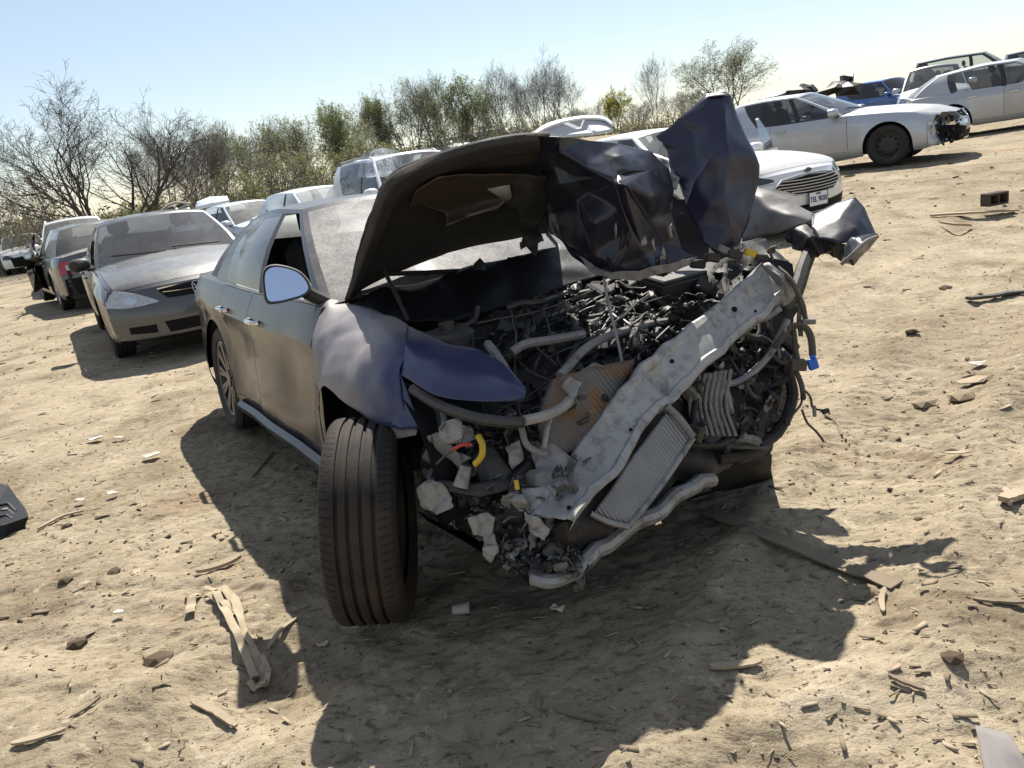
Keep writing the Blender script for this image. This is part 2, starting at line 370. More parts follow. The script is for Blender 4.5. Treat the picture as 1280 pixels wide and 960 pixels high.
crv = t.noise(co, 5.5, 8, .68, .5, stretch=(1, 2.6, 1)); crv2 = t.noise(co, 19, 6, .66, .3, stretch=(1, 2.2, 1))
cF = t.mix(t.math('MULTIPLY', t.ramp(crv2, [(.34, 1), (.45, 0)]), .8), cF, (.085, .062, .042))
cF = t.mix(t.math('MULTIPLY', t.ramp(crv, [(.34, .85), (.43, 0)]), t.ramp(mid, [(.4, 1), (.62, .25)])), cF, (.10, .075, .05))
cG = t.mix(t.ramp(grit, [(.3, .6), (.45, 0)]), cF, (.10, .072, .048))
t.set(base=cG, rough=.95, spec=.15)
n0 = t.bump(crv, .42, .03); n0 = t.bump(crv2, .5, .014, n0); n1 = t.bump(fin, .42, .02, n0); n2 = t.bump(grit, .5, .005, n1); t.set(normal=n2); M['dirt'] = t.mat
ground = structure(grid_mesh('ground', GX, GY, GZ, M['dirt']))
# ------------------------------------------------------------------ trees and brush
M['bark'] = m_simple('bark_grey', (.15, .13, .115), .9, 0, .35, 3, .2)
M['bark_dark'] = m_simple('bark_dark', (.075, .064, .056), .9, 0, .35, 3, .2)
M['twig'] = m_simple('twig_grey', (.19, .18, .175), .9, 0, .3, 2, .2)
def m_leaf(name, a, b):
    t = NT(name); co = t.coords(); n = t.noise(co, 2.2, 4, .6); c = t.mix(t.ramp(n, [(.35, 0), (.65, 1)]), a, b); t.set(base=c, rough=.6, spec=.3)
    tl = t.n('ShaderNodeBsdfTranslucent'); t.l(c, tl.inputs[0]); mx = t.n('ShaderNodeMixShader'); mx.inputs[0].default_value = .58
    t.l(t.b.outputs[0], mx.inputs[1]); t.l(tl.outputs[0], mx.inputs[2]); t.l(mx.outputs[0], t.out.inputs[0]); return t.mat
M['leaf_olive'] = m_leaf('leaf_olive', (.14, .155, .05), (.23, .24, .09))
M['leaf_green'] = m_leaf('leaf_green', (.12, .15, .04), (.20, .23, .075))
M['leaf_yellow'] = m_leaf('leaf_yellow', (.20, .20, .03), (.32, .30, .06))
M['leaf_brown'] = m_leaf('leaf_brown', (.15, .12, .075), (.22, .18, .11))
def tree_meshes(seed, stems=1, spread=.35, fork=.0, lv=(8, 6, 5, 3), up=.25, leaf=None, nleaf=0, lsize=.022, wide=1., bark='bark', slim=1.0, first=.3):
    """two meshes of a tree one unit high: limbs, and twigs with leaves"""
    rd = random.Random(seed); T = MB(); Cr = MB(); tips = []
    def rv(): return Vector((rd.gauss(0, 1), rd.gauss(0, 1), rd.gauss(0, 1)))
    def grow(p, d, L, r, l):
        n = (7, 5, 4, 3, 2)[l]; pts = [p.copy()]; q = p.copy(); dd = d.copy()
        for i in range(n):
            dd = (dd + rv() * (.10, .13, .16, .2, .22)[l] + Vector((0, 0, up * (.5 if l == 0 else 1) * .35))).normalized(); q = q + dd * (L / n); pts.append(q.copy())
        rr = [max(r * (1 - .75 * i / n), .0008) for i in range(n + 1)]
        (T if l < 2 else Cr).tube(pts, rr, 6 if l == 0 else (4 if l == 1 else 3), 0, False)
        if l >= 2: tips.extend(pts[1:])
        if l < 4 and l < len(lv):
            k = lv[l] + rd.randint(-1, 1)
            for j in range(max(1, k)):
                t = first + (1 - first) * (j + rd.random() * .8) / k if l == 0 else .22 + .78 * (j + rd.random()) / k
                t = min(t, .99); i = int(t * n); bp = pts[i].lerp(pts[min(i + 1, n)], t * n - i); td = (pts[min(i + 1, n)] - pts[i]).normalized()
                s_ = td.cross(rv()).normalized(); an = rd.uniform(.45, .95)
                nd = (td * math.cos(an) + s_ * math.sin(an)); nd.x *= wide; nd.y *= wide; nd.normalize()
                grow(bp, nd, L * rd.uniform(.42, .72) * (1.2 - .5 * t), max(rr[i] * .62, .0010), l + 1)
    for s_ in range(stems):
        a = s_ * math.tau / stems + rd.random(); sp = spread * rd.uniform(.4, 1.2) if stems > 1 else spread * .15
        d = Vector((math.cos(a) * sp, math.sin(a) * sp, 1)).normalized()
        grow(Vector((math.cos(a) * .01 * stems, math.sin(a) * .01 * stems, -.03)), d, rd.uniform(.72, .95), .017 * slim * (.8 if stems > 1 else 1.15), 0)
    if leaf:
        for _ in range(nleaf):
            p = rd.choice(tips) + rv() * .018; a, b_ = rv().normalized(), rv().normalized(); s2 = lsize * rd.uniform(.5, 1.2)
            Cr.add([p - a * s2, p + b_ * s2 * .5, p + a * s2, p - b_ * s2 * .5], [(0, 1, 2, 3)], 1)
    h = max(p[2] for p in Cr.v)
    for mb in (T, Cr): mb.v = [(p[0] / h, p[1] / h, p[2] / h) for p in mb.v]
    return T.mesh('trunk', M[bark], True, None), Cr.mesh('crown', [M['twig' if bark == 'bark' else 'bark_dark'], M[leaf or 'leaf_olive']], False)
KIND = dict(
    spreading=tree_meshes(3, 6, .55, lv=(8, 7, 4, 3), up=.30, wide=1.2, bark='bark_dark', slim=1.15, first=.28),
    thin=tree_meshes(11, 3, .32, lv=(9, 7, 5, 2), up=.45, slim=.8),
    upright=tree_meshes(15, 2, .26, lv=(11, 7, 5, 3), up=.45, slim=.9),
    vase=tree_meshes(22, 5, .5, lv=(8, 7, 5, 3), up=.3, slim=.9),
    forked=tree_meshes(31, 2, .6, lv=(8, 6, 5, 3), up=.28, slim=1.0, first=.4),
    budding=tree_meshes(41, 4, .42, lv=(9, 7, 4, 3), up=.3, leaf='leaf_olive', nleaf=4200, lsize=.016),
    leafy=tree_meshes(52, 3, .30, lv=(10, 7, 5, 2), up=.3, leaf='leaf_green', nleaf=6500, lsize=.018),
    bushy=tree_meshes(63, 5, .5, lv=(7, 5, 4, 2), up=.4, leaf='leaf_yellow', nleaf=6500, lsize=.026),
    broad=tree_meshes(77, 5, .6, lv=(9, 7, 5, 3), up=.16, wide=1.4, leaf='leaf_olive', nleaf=4200, lsize=.014, bark='bark_dark', slim=.9),
    scrub=tree_meshes(85, 7, .6, lv=(6, 5, 3), up=.35, leaf='leaf_olive', nleaf=2000, lsize=.022, slim=.6),
    scrub_brown=tree_meshes(91, 7, .55, lv=(6, 5, 4), up=.3, leaf='leaf_brown', nleaf=1500, lsize=.02, slim=.6))
def plant(kind, px, ytop, dep, rz, name, label, group, wid=1.0):
    top = U(px, ytop, dep); x, y = top.x, top.y; z = terrain(x, y) - .05; h = top.z - z
    r = empty(name, Matrix.Translation((x, y, z)) @ Matrix.Rotation(rz, 4, 'Z') @ Matrix.Diagonal((h * wid, h * wid, h, 1)))
    tag(r, label, 'tree', group)
    for nm, me in zip(('trunk', 'crown'), KIND[kind]):
        o = bpy.data.objects.new(nm, me); COL.objects.link(o); o.parent = r
TL = 'trees along the edge of the yard'
for a in [
    ('spreading', 92, 90, 30, .9, 'bare_tree', 'big dark bare tree with many spreading stems behind the white SUV', 1.15),
    ('scrub_brown', 12, 205, 33, 1.0, 'bare_tree', 'brown leafless scrub tree at the left picture edge', 1.0),
    ('thin', 172, 150, 40, 2.0, 'bare_tree', 'thin pale bare tree just right of the big spreading tree', .8),
    ('vase', 222, 138, 42, 0.3, 'bare_tree', 'grey bare vase shaped tree above the olive car hood', .9),
    ('thin', 262, 152, 46, 1.3, 'bare_tree', 'slim bare tree above the bluish white crashed sedan', .8),
    ('vase', 298, 150, 45, 4.0, 'bare_tree', 'twiggy bare tree leaning over brown scrub left of the budding trees', .9),
    ('budding', 322, 150, 43, 2.2, 'budding_tree', 'small budding tree with olive leaves beside the twiggy bare tree', .8),
    ('thin', 352, 146, 48, 2.9, 'bare_tree', 'grey bare tree left of the tall leafy scrub', .8),
    ('leafy', 404, 128, 42, 0.2, 'leafy_tree', 'dense olive green tree left of the broad budding tree', .8),
    ('budding', 428, 140, 44, 3.2, 'budding_tree', 'budding tree with brownish lower crown behind the wreck roof', .8),
    ('thin', 455, 128, 50, 5.0, 'bare_tree', 'bare tree with forked grey stems left of the broad budding tree', .8),
    ('broad', 500, 100, 50, 0.9, 'budding_tree', 'broad budding tree with wide pale green crown above the plastic covered SUV', .75),
    ('upright', 532, 92, 52, 2.4, 'bare_tree', 'tall narrow bare tree behind the broad budding crown', .7),
    ('leafy', 572, 92, 52, 1.5, 'leafy_tree', 'green leafy upright tree over the raised hood', .72),
    ('upright', 612, 82, 54, 0.4, 'bare_tree', 'dense bare bluish grey tree right of the green leafy one', .75),
    ('thin', 640, 95, 58, 3.3, 'bare_tree', 'thin bare tree between the two tall bare trees', .7),
    ('budding', 246, 165, 44, 1.4, 'budding_tree', 'olive budding tree just left of the raised white trunk lid of the crashed sedan', .9),
    ('budding', 376, 150, 44, 5.1, 'budding_tree', 'pale green budding tree between the grey bare tree and the dense olive green one', .9),
    ('leafy', 470, 122, 50, 2.6, 'leafy_tree', 'fresh green tree at the left flank of the broad budding crown', .8),
    ('budding', 548, 108, 54, 4.2, 'budding_tree', 'airy budding tree between the tall narrow bare tree and the green upright one', .9),
    ('budding', 592, 118, 56, 0.7, 'budding_tree', 'small budding tree right of the green leafy upright tree', .9),
    ('vase', 668, 66, 56, 1.9, 'bare_tree', 'tallest bare tree with open fan of branches above the hood crease', .8),
    ('forked', 706, 90, 56, 5.2, 'bare_tree', 'bare tree leaning right over the pale raised trunk lid', .8),
    ('vase', 728, 130, 66, 2.7, 'bare_tree', 'low bare bush left of the yellow green tree', 1.2),
    ('bushy', 766, 113, 62, 0.8, 'leafy_tree', 'small bright yellow green tree beyond the trunk lid', .85),
    ('upright', 812, 72, 62, 1.1, 'bare_tree', 'slim solitary bare tree left of the broad right hand tree', .62),
    ('vase', 795, 125, 70, 3.9, 'bare_tree', 'low bare shrub at the foot of the slim solitary tree', 1.2),
    ('vase', 846, 112, 70, 4.4, 'bare_tree', 'low grey bare tree between slim and broad right hand trees', 1.0),
    ('broad', 906, 52, 58, 2.0, 'budding_tree', 'broad budding tree behind the folded blue hood peak', .95)]:
    plant(a[0], a[1], a[2] - (8 if a[1] > 160 else 0), *a[3:7], TL, a[7])
# low scrub between the trunks: single bushes
sc = [(40, 262, 31), (150, 245, 33), (186, 230, 34), (238, 210, 36), (275, 200, 37), (318, 190, 37), (350, 178, 38), (385, 172, 38), (420, 172, 40), (452, 172, 42), (486, 168, 46), (540, 150, 52), (580, 146, 54), (622, 140, 56), (660, 140, 60), (690, 136, 60)]
where = ['at the left edge under the spreading tree', 'right of the spreading tree trunk', 'left of the olive hood', 'above the olive hood', 'behind the bluish white sedan', 'right of the bluish white sedan', 'behind the wreck roof, leftmost', 'behind the middle of the wreck roof', 'under the dense olive green tree', 'left of the plastic covered SUV', 'above the plastic covered SUV', 'under the broad budding tree', 'under the green leafy tree', 'below the dense bluish tree', 'below the tallest bare tree', 'left of the pale trunk lid']
for k, ((px, yt, dep), wh) in enumerate(zip(sc, where)):
    plant('scrub' if k % 3 else 'scrub_brown', px, yt, dep, k * 1.7, 'scrub_bush', 'tangled %s scrub bush %s' % ('olive' if k % 3 else 'brownish', wh), 'scrub bushes between the trees', 1.3)
# undergrowth mass along the edge of the yard
rd = random.Random(5); b = MB()
def band(x0, x1, y0f, dep0, dep1, n, h0, h1, leafp):
    for _ in range(n):
        px = rd.uniform(x0, x1); dep = rd.uniform(dep0, dep1); p = U(px, 480 - 1000 * math.tan(CAM_PITCH) / math.cos(CAM_ROLL) - (px - 640) * math.tan(CAM_ROLL), dep)
        z = terrain(p.x, p.y); h = rd.uniform(h0, h1) * (.6 + .8 * abs(noise.noise(Vector((p.x * .25, p.y * .25, 0)))) * 1.5)
        base = Vector((p.x, p.y, z - .05)); d = Vector((rd.gauss(0, .35), rd.gauss(0, .35), 1)).normalized()
        tp = base + d * h; mid = base.lerp(tp, .5) + Vector((rd.gauss(0, .1), rd.gauss(0, .1), 0)); w = rd.uniform(.008, .022); s_ = Vector((w, 0, 0))
        b.add([base - s_, base + s_, mid + s_ * .7, mid - s_ * .7, tp + s_ * .3, tp - s_ * .3], [(0, 1, 2, 3), (3, 2, 4, 5)], 0)
        for _k in range(leafp):
            q = base.lerp(tp, rd.uniform(.1, 1)) + Vector((rd.gauss(0, .22), rd.gauss(0, .22), rd.gauss(0, .12))); a = Vector((rd.gauss(0, 1), rd.gauss(0, 1), rd.gauss(0, 1))).normalized(); c2 = a.orthogonal().normalized(); s2 = rd.uniform(.04, .12)
            b.add([q - a * s2, q + c2 * s2 * .6, q + a * s2, q - c2 * s2 * .6], [(0, 1, 2, 3)], rd.choice((1, 1, 2, 3, 3)))
band(-60, 480, 0, 31, 40, 4300, .9, 2.6, 5)
band(430, 720, 0, 48, 60, 2600, .8, 2.2, 4)
band(690, 980, 0, 62, 75, 1500, .8, 2.0, 4)
o = b.build('undergrowth', [M['twig'], M['leaf_olive'], M['leaf_brown'], M['leaf_green']], None, False); tag(o, kind='stuff')

# ------------------------------------------------------------------ car builder
def lerp(a, b, t): return a + (b - a) * t
def sstep(t): t = min(1, max(0, t)); return t * t * (3 - 2 * t)
def curve(pts, soft=.10):
    xs = [p[0] for p in pts]; zs = [p[1] for p in pts]
    return lambda x: sum(np.interp(x + d, xs, zs) for d in (-soft, -soft / 2, 0, soft / 2, soft)) / 5
PROF_Q = [0, .05, .14, .30, .50, .70, .80, .84, .93, 1.0]
PROF_W = [.905, .945, .972, .990, 1.0, .998, .996, .985, .955, .925]
SIDE_Q = [0, .05, .10, .16, .25, .36, .47, .58, .68, .76, .80, .84, .89, .94, .975, 1.0]
DECK_F = [.95, .88, .78, .64, .48, .32, .16, 0]
WHEELS = {}
def wheel_mesh(r, w, style):
    key = (round(r, 3), round(w, 3), style)
    if key in WHEELS: return WHEELS[key]
    b = MB(); h = w / 2; ri = r * (.68 if style != 'big' else .73)
    prof = [(ri, -h * .75), (ri + .01, -h * .88), (lerp(ri, r, .5), -h), (r - .025, -h * .93), (r - .008, -h * .80)]
    for k in range(4):                                     # circumferential grooves
        o = h * (-.60 + .4 * k)
        prof += [(r, o - .012), (r - .001, o - .006), (r - .009, o - .005), (r - .009, o + .005), (r - .001, o + .006), (r, o + .012)]
    prof += [(r - .008, h * .80), (r - .025, h * .93), (lerp(ri, r, .5), h), (ri + .01, h * .88), (ri, h * .75)]
    b.lathe(prof, 48)
    t = b.mesh('tyre', M['rubber'])
    b = MB(); o = -h * .72                                  # outer face looks to -y
    if style == 'steel':
        b.lathe([(ri, -h * .8), (ri - .02, -h * .78), (ri - .03, -h * .3), (ri * .62, -h * .38), (ri * .45, -h * .55), (ri * .2, -h * .52), (.001, -h * .5)], 36, 0)
        for k in range(10):
            a = k * math.tau / 10; p = Vector((math.cos(a) * ri * .66, -h * .42, math.sin(a) * ri * .66))
            b.lathe([(.001, p.y - .006), (.018, p.y - .006), (.018, p.y)], 8, 1, 'y', (p.x, 0, p.z))
        mats = [M['steel_black'], M['hole']]
    else:
        b.lathe([(ri, h * .75), (ri, -h * .82), (ri - .012, -h * .85), (ri - .02, -h * .78), (ri - .025, h * .5)], 40, 0)
        b.lathe([(ri - .03, h * .1), (.001, h * .1)], 24, 1)
        n = {'alloy5': 5, 'big': 10, 'alloy7': 7}.get(style, 5)
        for k in range(n):
            a0 = k * math.tau / n
            for da, ww in (((-.09, .014), (.09, .014)) if style == 'big' else ((0, .036),)):
                a = a0 + da
                c, s_ = math.cos(a), math.sin(a); px, pz = -s_, c
                pts = []
                for rr, wd, oo in ((.04, ww * .9, o * .9), (ri * .55, ww * .8, o), (ri - .015, ww * 1.1, -h * .80)):
                    a2 = a if rr > .1 else a0; c2, s2 = math.cos(a2), math.sin(a2)
                    pts.append([(c2 * rr + px * wd, oo, s2 * rr + pz * wd), (c2 * rr - px * wd, oo, s2 * rr - pz * wd), (c2 * rr - px * wd, oo + .03, s2 * rr - pz * wd), (c2 * rr + px * wd, oo + .03, s2 * rr + pz * wd)])
                b.grid(pts, 0, closed=True)
        b.lathe([(.055, -h * .3), (.055, o * 1.02), (.001, o * 1.03)], 16, 0)
        b.lathe([(ri * .55, -h * .12), (.05, -h * .12)], 24, 2)
        mats = [M['alloy_dark' if style == 'big' else 'alloy'], M['hole'], M['steel_black']]
    rm = b.mesh('rim', mats)
    WHEELS[key] = (t, rm); return t, rm

def seat_shape(b, x, y, zf, m=0, w=.5, head=True):
    rot = Matrix.Rotation(rad(-14), 3, 'Y')
    b.bevbox((x + .18, y, zf + .16), (.52, w, .18), .06, None, m)
    b.bevbox((x - .14, y, zf + .50), (.16, w * .95, .62), .07, rot, m)
    if head: b.bevbox((x - .25, y, zf + .90), (.11, w * .5, .2), .05, rot, m)

class Car:
    """parametric road car; local frame: x forward, rear axle at x = 0, ground at z = 0"""
    D = dict(L=4.85, W=1.84, H=1.46, wb=2.8, fo=.95, r=.335, tw=.225, zs=.20, paint=None, rim='alloy5', cowl=2.20, xA=2.05, wt=1.22, rt=-.05, xC=-.42, xb=-.75, xB=.98, xBt=.90,
             belt=[(-1.1, .93), (-.6, .95), (1.0, .92), (2.2, .90), (2.9, .80), (3.5, .72), (3.9, .66)],
             deck=[(-1.2, .98), (-.7, 1.05), (.8, .9), (1.9, .98), (2.3, 1.0), (2.9, .93), (3.4, .84), (3.7, .74), (3.9, .68)],
             roofc=[(-.8, -.10), (0, -.03), (.6, 0), (1.3, -.03)], wr=.60, bowF=.42, bowR=.26, faceF=[(.2, -.05), (.45, 0), (.6, -.03), (.72, -.12), (.9, -.2)], faceR=[(.25, -.06), (.5, 0), (.62, -.03), (.8, -.06), (1.0, -.12)],
             dents=[], skip=None, open=None, hood=0, trunk=0, seats='seat', trim='black', noglass=(), mirror=True, handles='paint', detail=1, chassis=True, nofront=False, noseats=False, wheels=True, nodeck=False, mirmat=None, pan_front=None, door_ang=62, profw=PROF_W, wsglass='windshield', sideglass='glass', qglass=True)
    def __init__(s, name, M4, **kw):
        s.p = dict(Car.D); s.p.update(kw); s.__dict__.update(s.p)
        s.xf = s.wb + s.fo; s.xr = s.xf - s.L
        s.beltf = curve(s.belt); s.deckf = curve(s.deck); s.roff = curve(s.roofc, .15)
        s.ffF = curve(s.faceF, .05); s.ffR = curve(s.faceR, .05)
        s.root = empty(name, M4); s.M4 = M4
        s.parts = {}
        s.body(); s.cabin()
        if s.wheels: s.put_wheels()
        s.insides()
        if s.mirror: s.mirrors()
        s.finish()
    def hw(s, x):
        a = sstep((x - (s.xf - 1.1)) / 1.1); b = sstep((s.xr + 1.0 - x) / 1.0)
        return s.W / 2 * (1 - .05 * a * a - .07 * b * b)
    def warp(s, p):
        x, y, z = p; w = s.W / 2
        t = min(1, max(0, (x - (s.xf - .75)) / .75)); q = min(1.05, abs(y) / w)
        if t > 0: x += -s.bowF * t * t * q ** 2.6 + s.ffF(z) * t ** 3
        t = min(1, max(0, ((s.xr + .6) - x) / .6))
        if t > 0 and p[0] < 0: x += s.bowR * t * t * q ** 2.6 - s.ffR(z) * t ** 3
        v = Vector((x, y, z))
        for (dx, dy, dz, rr, push, amp) in s.dents:
            d = (v - Vector((dx, dy, dz))).length / rr
            if d < 1:
                k = (1 - d * d) ** 2
                nv = noise.noise_vector(v * 7) * amp + noise.noise_vector(v * 19) * amp * .45
                v = v + (Vector(push) + nv) * k
        return v
    def sidept(s, x, z, out=0.):
        """point on the right flank at (x, z)"""
        zs = s.zs; zb = s.beltf(x); q = (z - zs) / (zb - zs)
        y = -(s.hw(x) * np.interp(q, PROF_Q, s.profw) + out)
        return s.warp((x, y, z))
    def facept(s, y, z, end=1, out=0.):
        w = s.hw(s.xf if end > 0 else s.xr)
        v = s.warp((s.xf if end > 0 else s.xr, y, z)); k = abs(y) / w
        n = Vector((end, (1 if y > 0 else -1) * 1.6 * k ** 1.8, 0)).normalized()
        return v + n * out
    def part(s, name): return s.parts.setdefault(name, MB())
    def body(s):
        R = s.r + .055; ends = [s.xr, s.xr + .02, s.xr + .06, s.xr + .12, s.xr + .2, s.xr + .3, s.xf - .3, s.xf - .2, s.xf - .12, s.xf - .06, s.xf - .02, s.xf]
        xs = set(round(x, 4) for x in ends)
        for x in np.arange(s.xr + .4, s.xf - .35, .11): xs.add(round(float(x), 4))
        for xa in (0, s.wb):
            for k in range(17): xs.add(round(xa - R * math.cos(math.pi * k / 16), 4))
            xs.add(round(xa - R - .006, 4)); xs.add(round(xa + R + .006, 4))
        s.dx = [s.xA + .06, s.xB - .0, s.xB - .95 if s.xB - .95 > -.1 else R + .02]
        s.dx[2] = max(s.dx[2], R * .62)
        for x in s.dx + [s.cowl + .03, s.xf - .1, s.xb - .02]: xs.add(round(x, 4))
        xs = sorted(xs)
        xs = [x for i, x in enumerate(xs) if i == 0 or x - xs[i - 1] > .004 or x in [round(q, 4) for q in s.dx]]
        nS, nD = len(SIDE_Q), len(DECK_F)
        cols = []
        for x in xs:
            zb = s.beltf(x); zt = s.deckf(x); zs0 = s.zs + .05 * sstep((x - s.wb - .5) / .4) + .10 * sstep((-.45 - x) / .4)
            zl = zs0
            for xa in (0, s.wb):
                d = abs(x - xa)
                if d <= R + .0005: zl = max(zl, s.r + math.sqrt(max(0, R * R - d * d)))
            w = s.hw(x); col = []
            for q in SIDE_Q:
                z = lerp(zl, zb, q); qq = (z - s.zs) / (zb - s.zs)
                fl = 0.
                for xa in (0, s.wb):                       # flared arch lips
                    dd = math.hypot(x - xa, z - s.r)
                    if dd < R + .10: fl = max(fl, .018 * (1 - max(0, dd - R) / .10))
                col.append((x, -(w * np.interp(qq, PROF_Q, s.profw) + fl), z))
            ye = w * PROF_W[-1]
            for f in DECK_F: col.append((x, -ye * f, zb + (zt - zb) * (1 - f ** 2.3)))
            cols.append(col)
        full = []
        for c in cols:
            rgt = [s.warp(p) for p in c]; lft = [s.warp((p[0], -p[1], p[2])) for p in c[:-1]][::-1]
            full.append(rgt + lft)
        n = len(full[0])
        for i in range(len(xs) - 1):
            xm = (xs[i] + xs[i + 1]) / 2
            for j in range(n - 1):
                jj = j if j < nS + nD - 1 else n - 2 - j; left = j >= nS + nD - 1
                part = s.classify(xm, jj, left, nS)
                if part is None or (s.skip and s.skip(xm, jj, left, nS)): continue
                s.part(part).add([full[i][j], full[i][j + 1], full[i + 1][j + 1], full[i + 1][j]], [(0, 1, 2, 3)])
        # end caps
        for end, c, nm in ((1, cols[-1], 'front_bumper'), (-1, cols[0], 'rear_bumper')):
            if end == 1 and s.nofront: continue
            fr = [1.0] + DECK_F; ycols = [-f for f in fr] + [f for f in fr[:-1]][::-1]
            rows = []
            zb = c[nS - 1][2]; zt = c[-1][2]
            for k in range(nS):
                y0 = -c[k][1]; z0 = c[k][2]; cr = (zt - zb) * (k / (nS - 1)) ** 2
                rows.append([s.warp((c[0][0], y0 * f, z0 + cr * (1 - abs(f) ** 2.3))) for f in ycols])
            if end < 0: rows = [r[::-1] for r in rows]
            s.part(nm).grid(rows)
        # wheel housings
        for xa in (0, s.wb):
            for sg in (-1, 1):
                b = s.part('housing%d%d' % (xa > 0, sg > 0))
                rows = []
                for k in range(13):
                    a = math.pi * k / 12
                    rows.append([(xa + (R + .004) * math.cos(a) * (1 if q < .9 else 1), sg * (s.W / 2 - .03 - .32 * q), s.r + (R + .004) * math.sin(a) - .0) for q in (0, .3, .6, 1)])
                b.grid(rows)
                b.add([r[-1] for r in rows], [tuple(range(13))])
    def classify(s, x, j, left, nS):
        side = j < nS - 1
        if side:
            if j >= 3 and s.dx[1] < x < s.dx[0]: return 'door_fl' if left else 'door_fr'
            if j >= 3 and s.dx[2] < x < s.dx[1] and s.qglass != 'coupe': return 'door_rl' if left else 'door_rr'
            if x > s.xf - .42 and j < 9: return 'front_bumper'
            if x < s.xr + .40 and j < 9: return 'rear_bumper'
            if x > s.dx[0]: return 'fender_l' if left else 'fender_r'
            return 'body'
        if s.nodeck and s.xb < x < s.xf: return None
        if x > s.cowl + .03 and x < s.xf - .1 and j > nS - 1: return 'hood'
        if x > s.xf - .1: return 'front_bumper'
        if x < s.xb - .02 and j > nS - 1: return 'trunk_lid'
        return 'body'
    def cabin(s):
        yA = s.hw(s.xA) * .90; yC = s.hw(s.xC) * .87
        def base(x, y):
            ye = s.hw(x) * PROF_W[-1]; f = min(1, abs(y) / ye); zb = s.beltf(x)
            return Vector((x, y, zb + (s.deckf(x) - zb) * (1 - f ** 2.3) - .012))
        def top(x, y):
            f = abs(y) / s.wr
            return Vector((x, y, s.H + s.roff(x) - .055 * f ** 2.2))
        B = []; T = []; lab = []
        fw = [k / 8 * .955 for k in range(9)] + [1.0]
        for k, f in enumerate(fw):
            B.append(base(lerp(s.cowl, s.xA, f ** 2.2), -yA * f)); T.append(top(lerp(s.wt + .06, s.wt - .03, f ** 2), -s.wr * f))
            if k: lab.append('windshield' if k < 9 else 'pillar')
        xt0 = s.wt - .03
        bp = [s.xA, s.xA - .09, s.xB + .045, s.xB - .045, s.dx[2] + (.12 if s.qglass else .0), s.xC]
        tp = [xt0, xt0 - .05, s.xBt + .04, s.xBt - .04, lerp(s.rt, s.xBt, .22), s.rt]
        segs = [1, 6, 1, 5, 3]; nm = ['pillar', 'win_f', 'pillar_b', 'win_r', 'quarter']
        for i in range(5):
            for k in range(1, segs[i] + 1):
                t = k / segs[i]; xb_ = lerp(bp[i], bp[i + 1], t); xt_ = lerp(tp[i], tp[i + 1], t)
                u = (xb_ - s.xA) / (s.xC - s.xA); v = (xt_ - xt0) / (s.rt - xt0)
                B.append(base(xb_, -lerp(s.hw(xb_) * .90, s.hw(xb_) * .87, u)))
                T.append(top(xt_, -lerp(s.wr, s.wr * .93, v ** 2)))
                lab.append(nm[i])
        B[-1].y = -yC
        fr = [.94] + [.94 * (1 - k / 6) for k in range(1, 7)]
        for k, f in enumerate(fr):
            B.append(base(lerp(s.xb, s.xC, f ** 2.2), -yC * f)); T.append(top(lerp(s.rt - .07, s.rt, f ** 2), -s.wr * .93 * f))
            lab.append('pillar' if k == 0 else 'backglass')
        tr = [0, .045, .18, .36, .54, .72, .87, .95, 1.0]
        n = len(B); cen = Vector(((s.wt + s.rt) / 2, 0, .6))
        def P(i, t, sg):
            p = B[i].lerp(T[i], t); d = p - cen; d.z = 0; d.normalize()
            p = p + d * (.045 * math.sin(math.pi * t) * (1 if abs(d.y) > .5 else .6))
            p = Vector((p.x, p.y * (1 if sg > 0 else -1), p.z))
            for (dx, dy, dz, rr, push, amp) in s.dents:
                q = (p - Vector((dx, dy, dz))).length / rr
                if q < 1: p = p + (Vector(push) + noise.noise_vector(p * 8) * amp) * (1 - q * q) ** 2
            return p
        for sg in (1, -1):
            sd_ = 'r' if sg > 0 else 'l'
            for i in range(n - 1):
                L = lab[i]
                for k in range(len(tr) - 1):
                    glass = 1 <= k <= 6; q = [P(i, tr[k], sg), P(i + 1, tr[k], sg), P(i + 1, tr[k + 1], sg), P(i, tr[k + 1], sg)]
                    if sg > 0: q = q[::-1]
                    if L == 'windshield': nmp = 'windshield' if k >= 0 and k <= 6 else 'body'
                    elif L == 'backglass': nmp = 'rear_window' if glass else 'body'
                    elif L == 'win_f': nmp = 'glass_f' + sd_ if glass else ('frame_f' + sd_ if s.open == sd_ else ('window_trim' if k == 0 else 'body'))
                    elif L == 'win_r': nmp = ('glass_r' + sd_ if glass else ('window_trim' if k == 0 else 'body'))
                    elif L == 'pillar_b': nmp = 'pillar_t' + sd_ if k < 7 else 'body'
                    elif L == 'quarter' and s.qglass is True and glass and i < 8 + 1 + 1 + 6 + 1 + 5 + 1: nmp = 'glass_q' + sd_
                    else: nmp = 'body'
                    s.part(nmp).add(q, [(0, 1, 2, 3)])
            rows = []
            K = [0, .12, .28, .5, .75, 1]
            for kk in K:
                row = []
                for i in range(n):
                    p = P(i, 1.0, sg); tx = min(max(p.x, s.rt + .25), s.wt - .25); f = kk
                    y = p.y * (1 - f); x = lerp(p.x, tx, f)
                    row.append(Vector((x, y, p.z + (s.H + s.roff(x) - p.z) * (1 - (1 - f) ** 2.4))))
                rows.append(row if sg < 0 else row[::-1])
            s.part('roof').grid(rows)
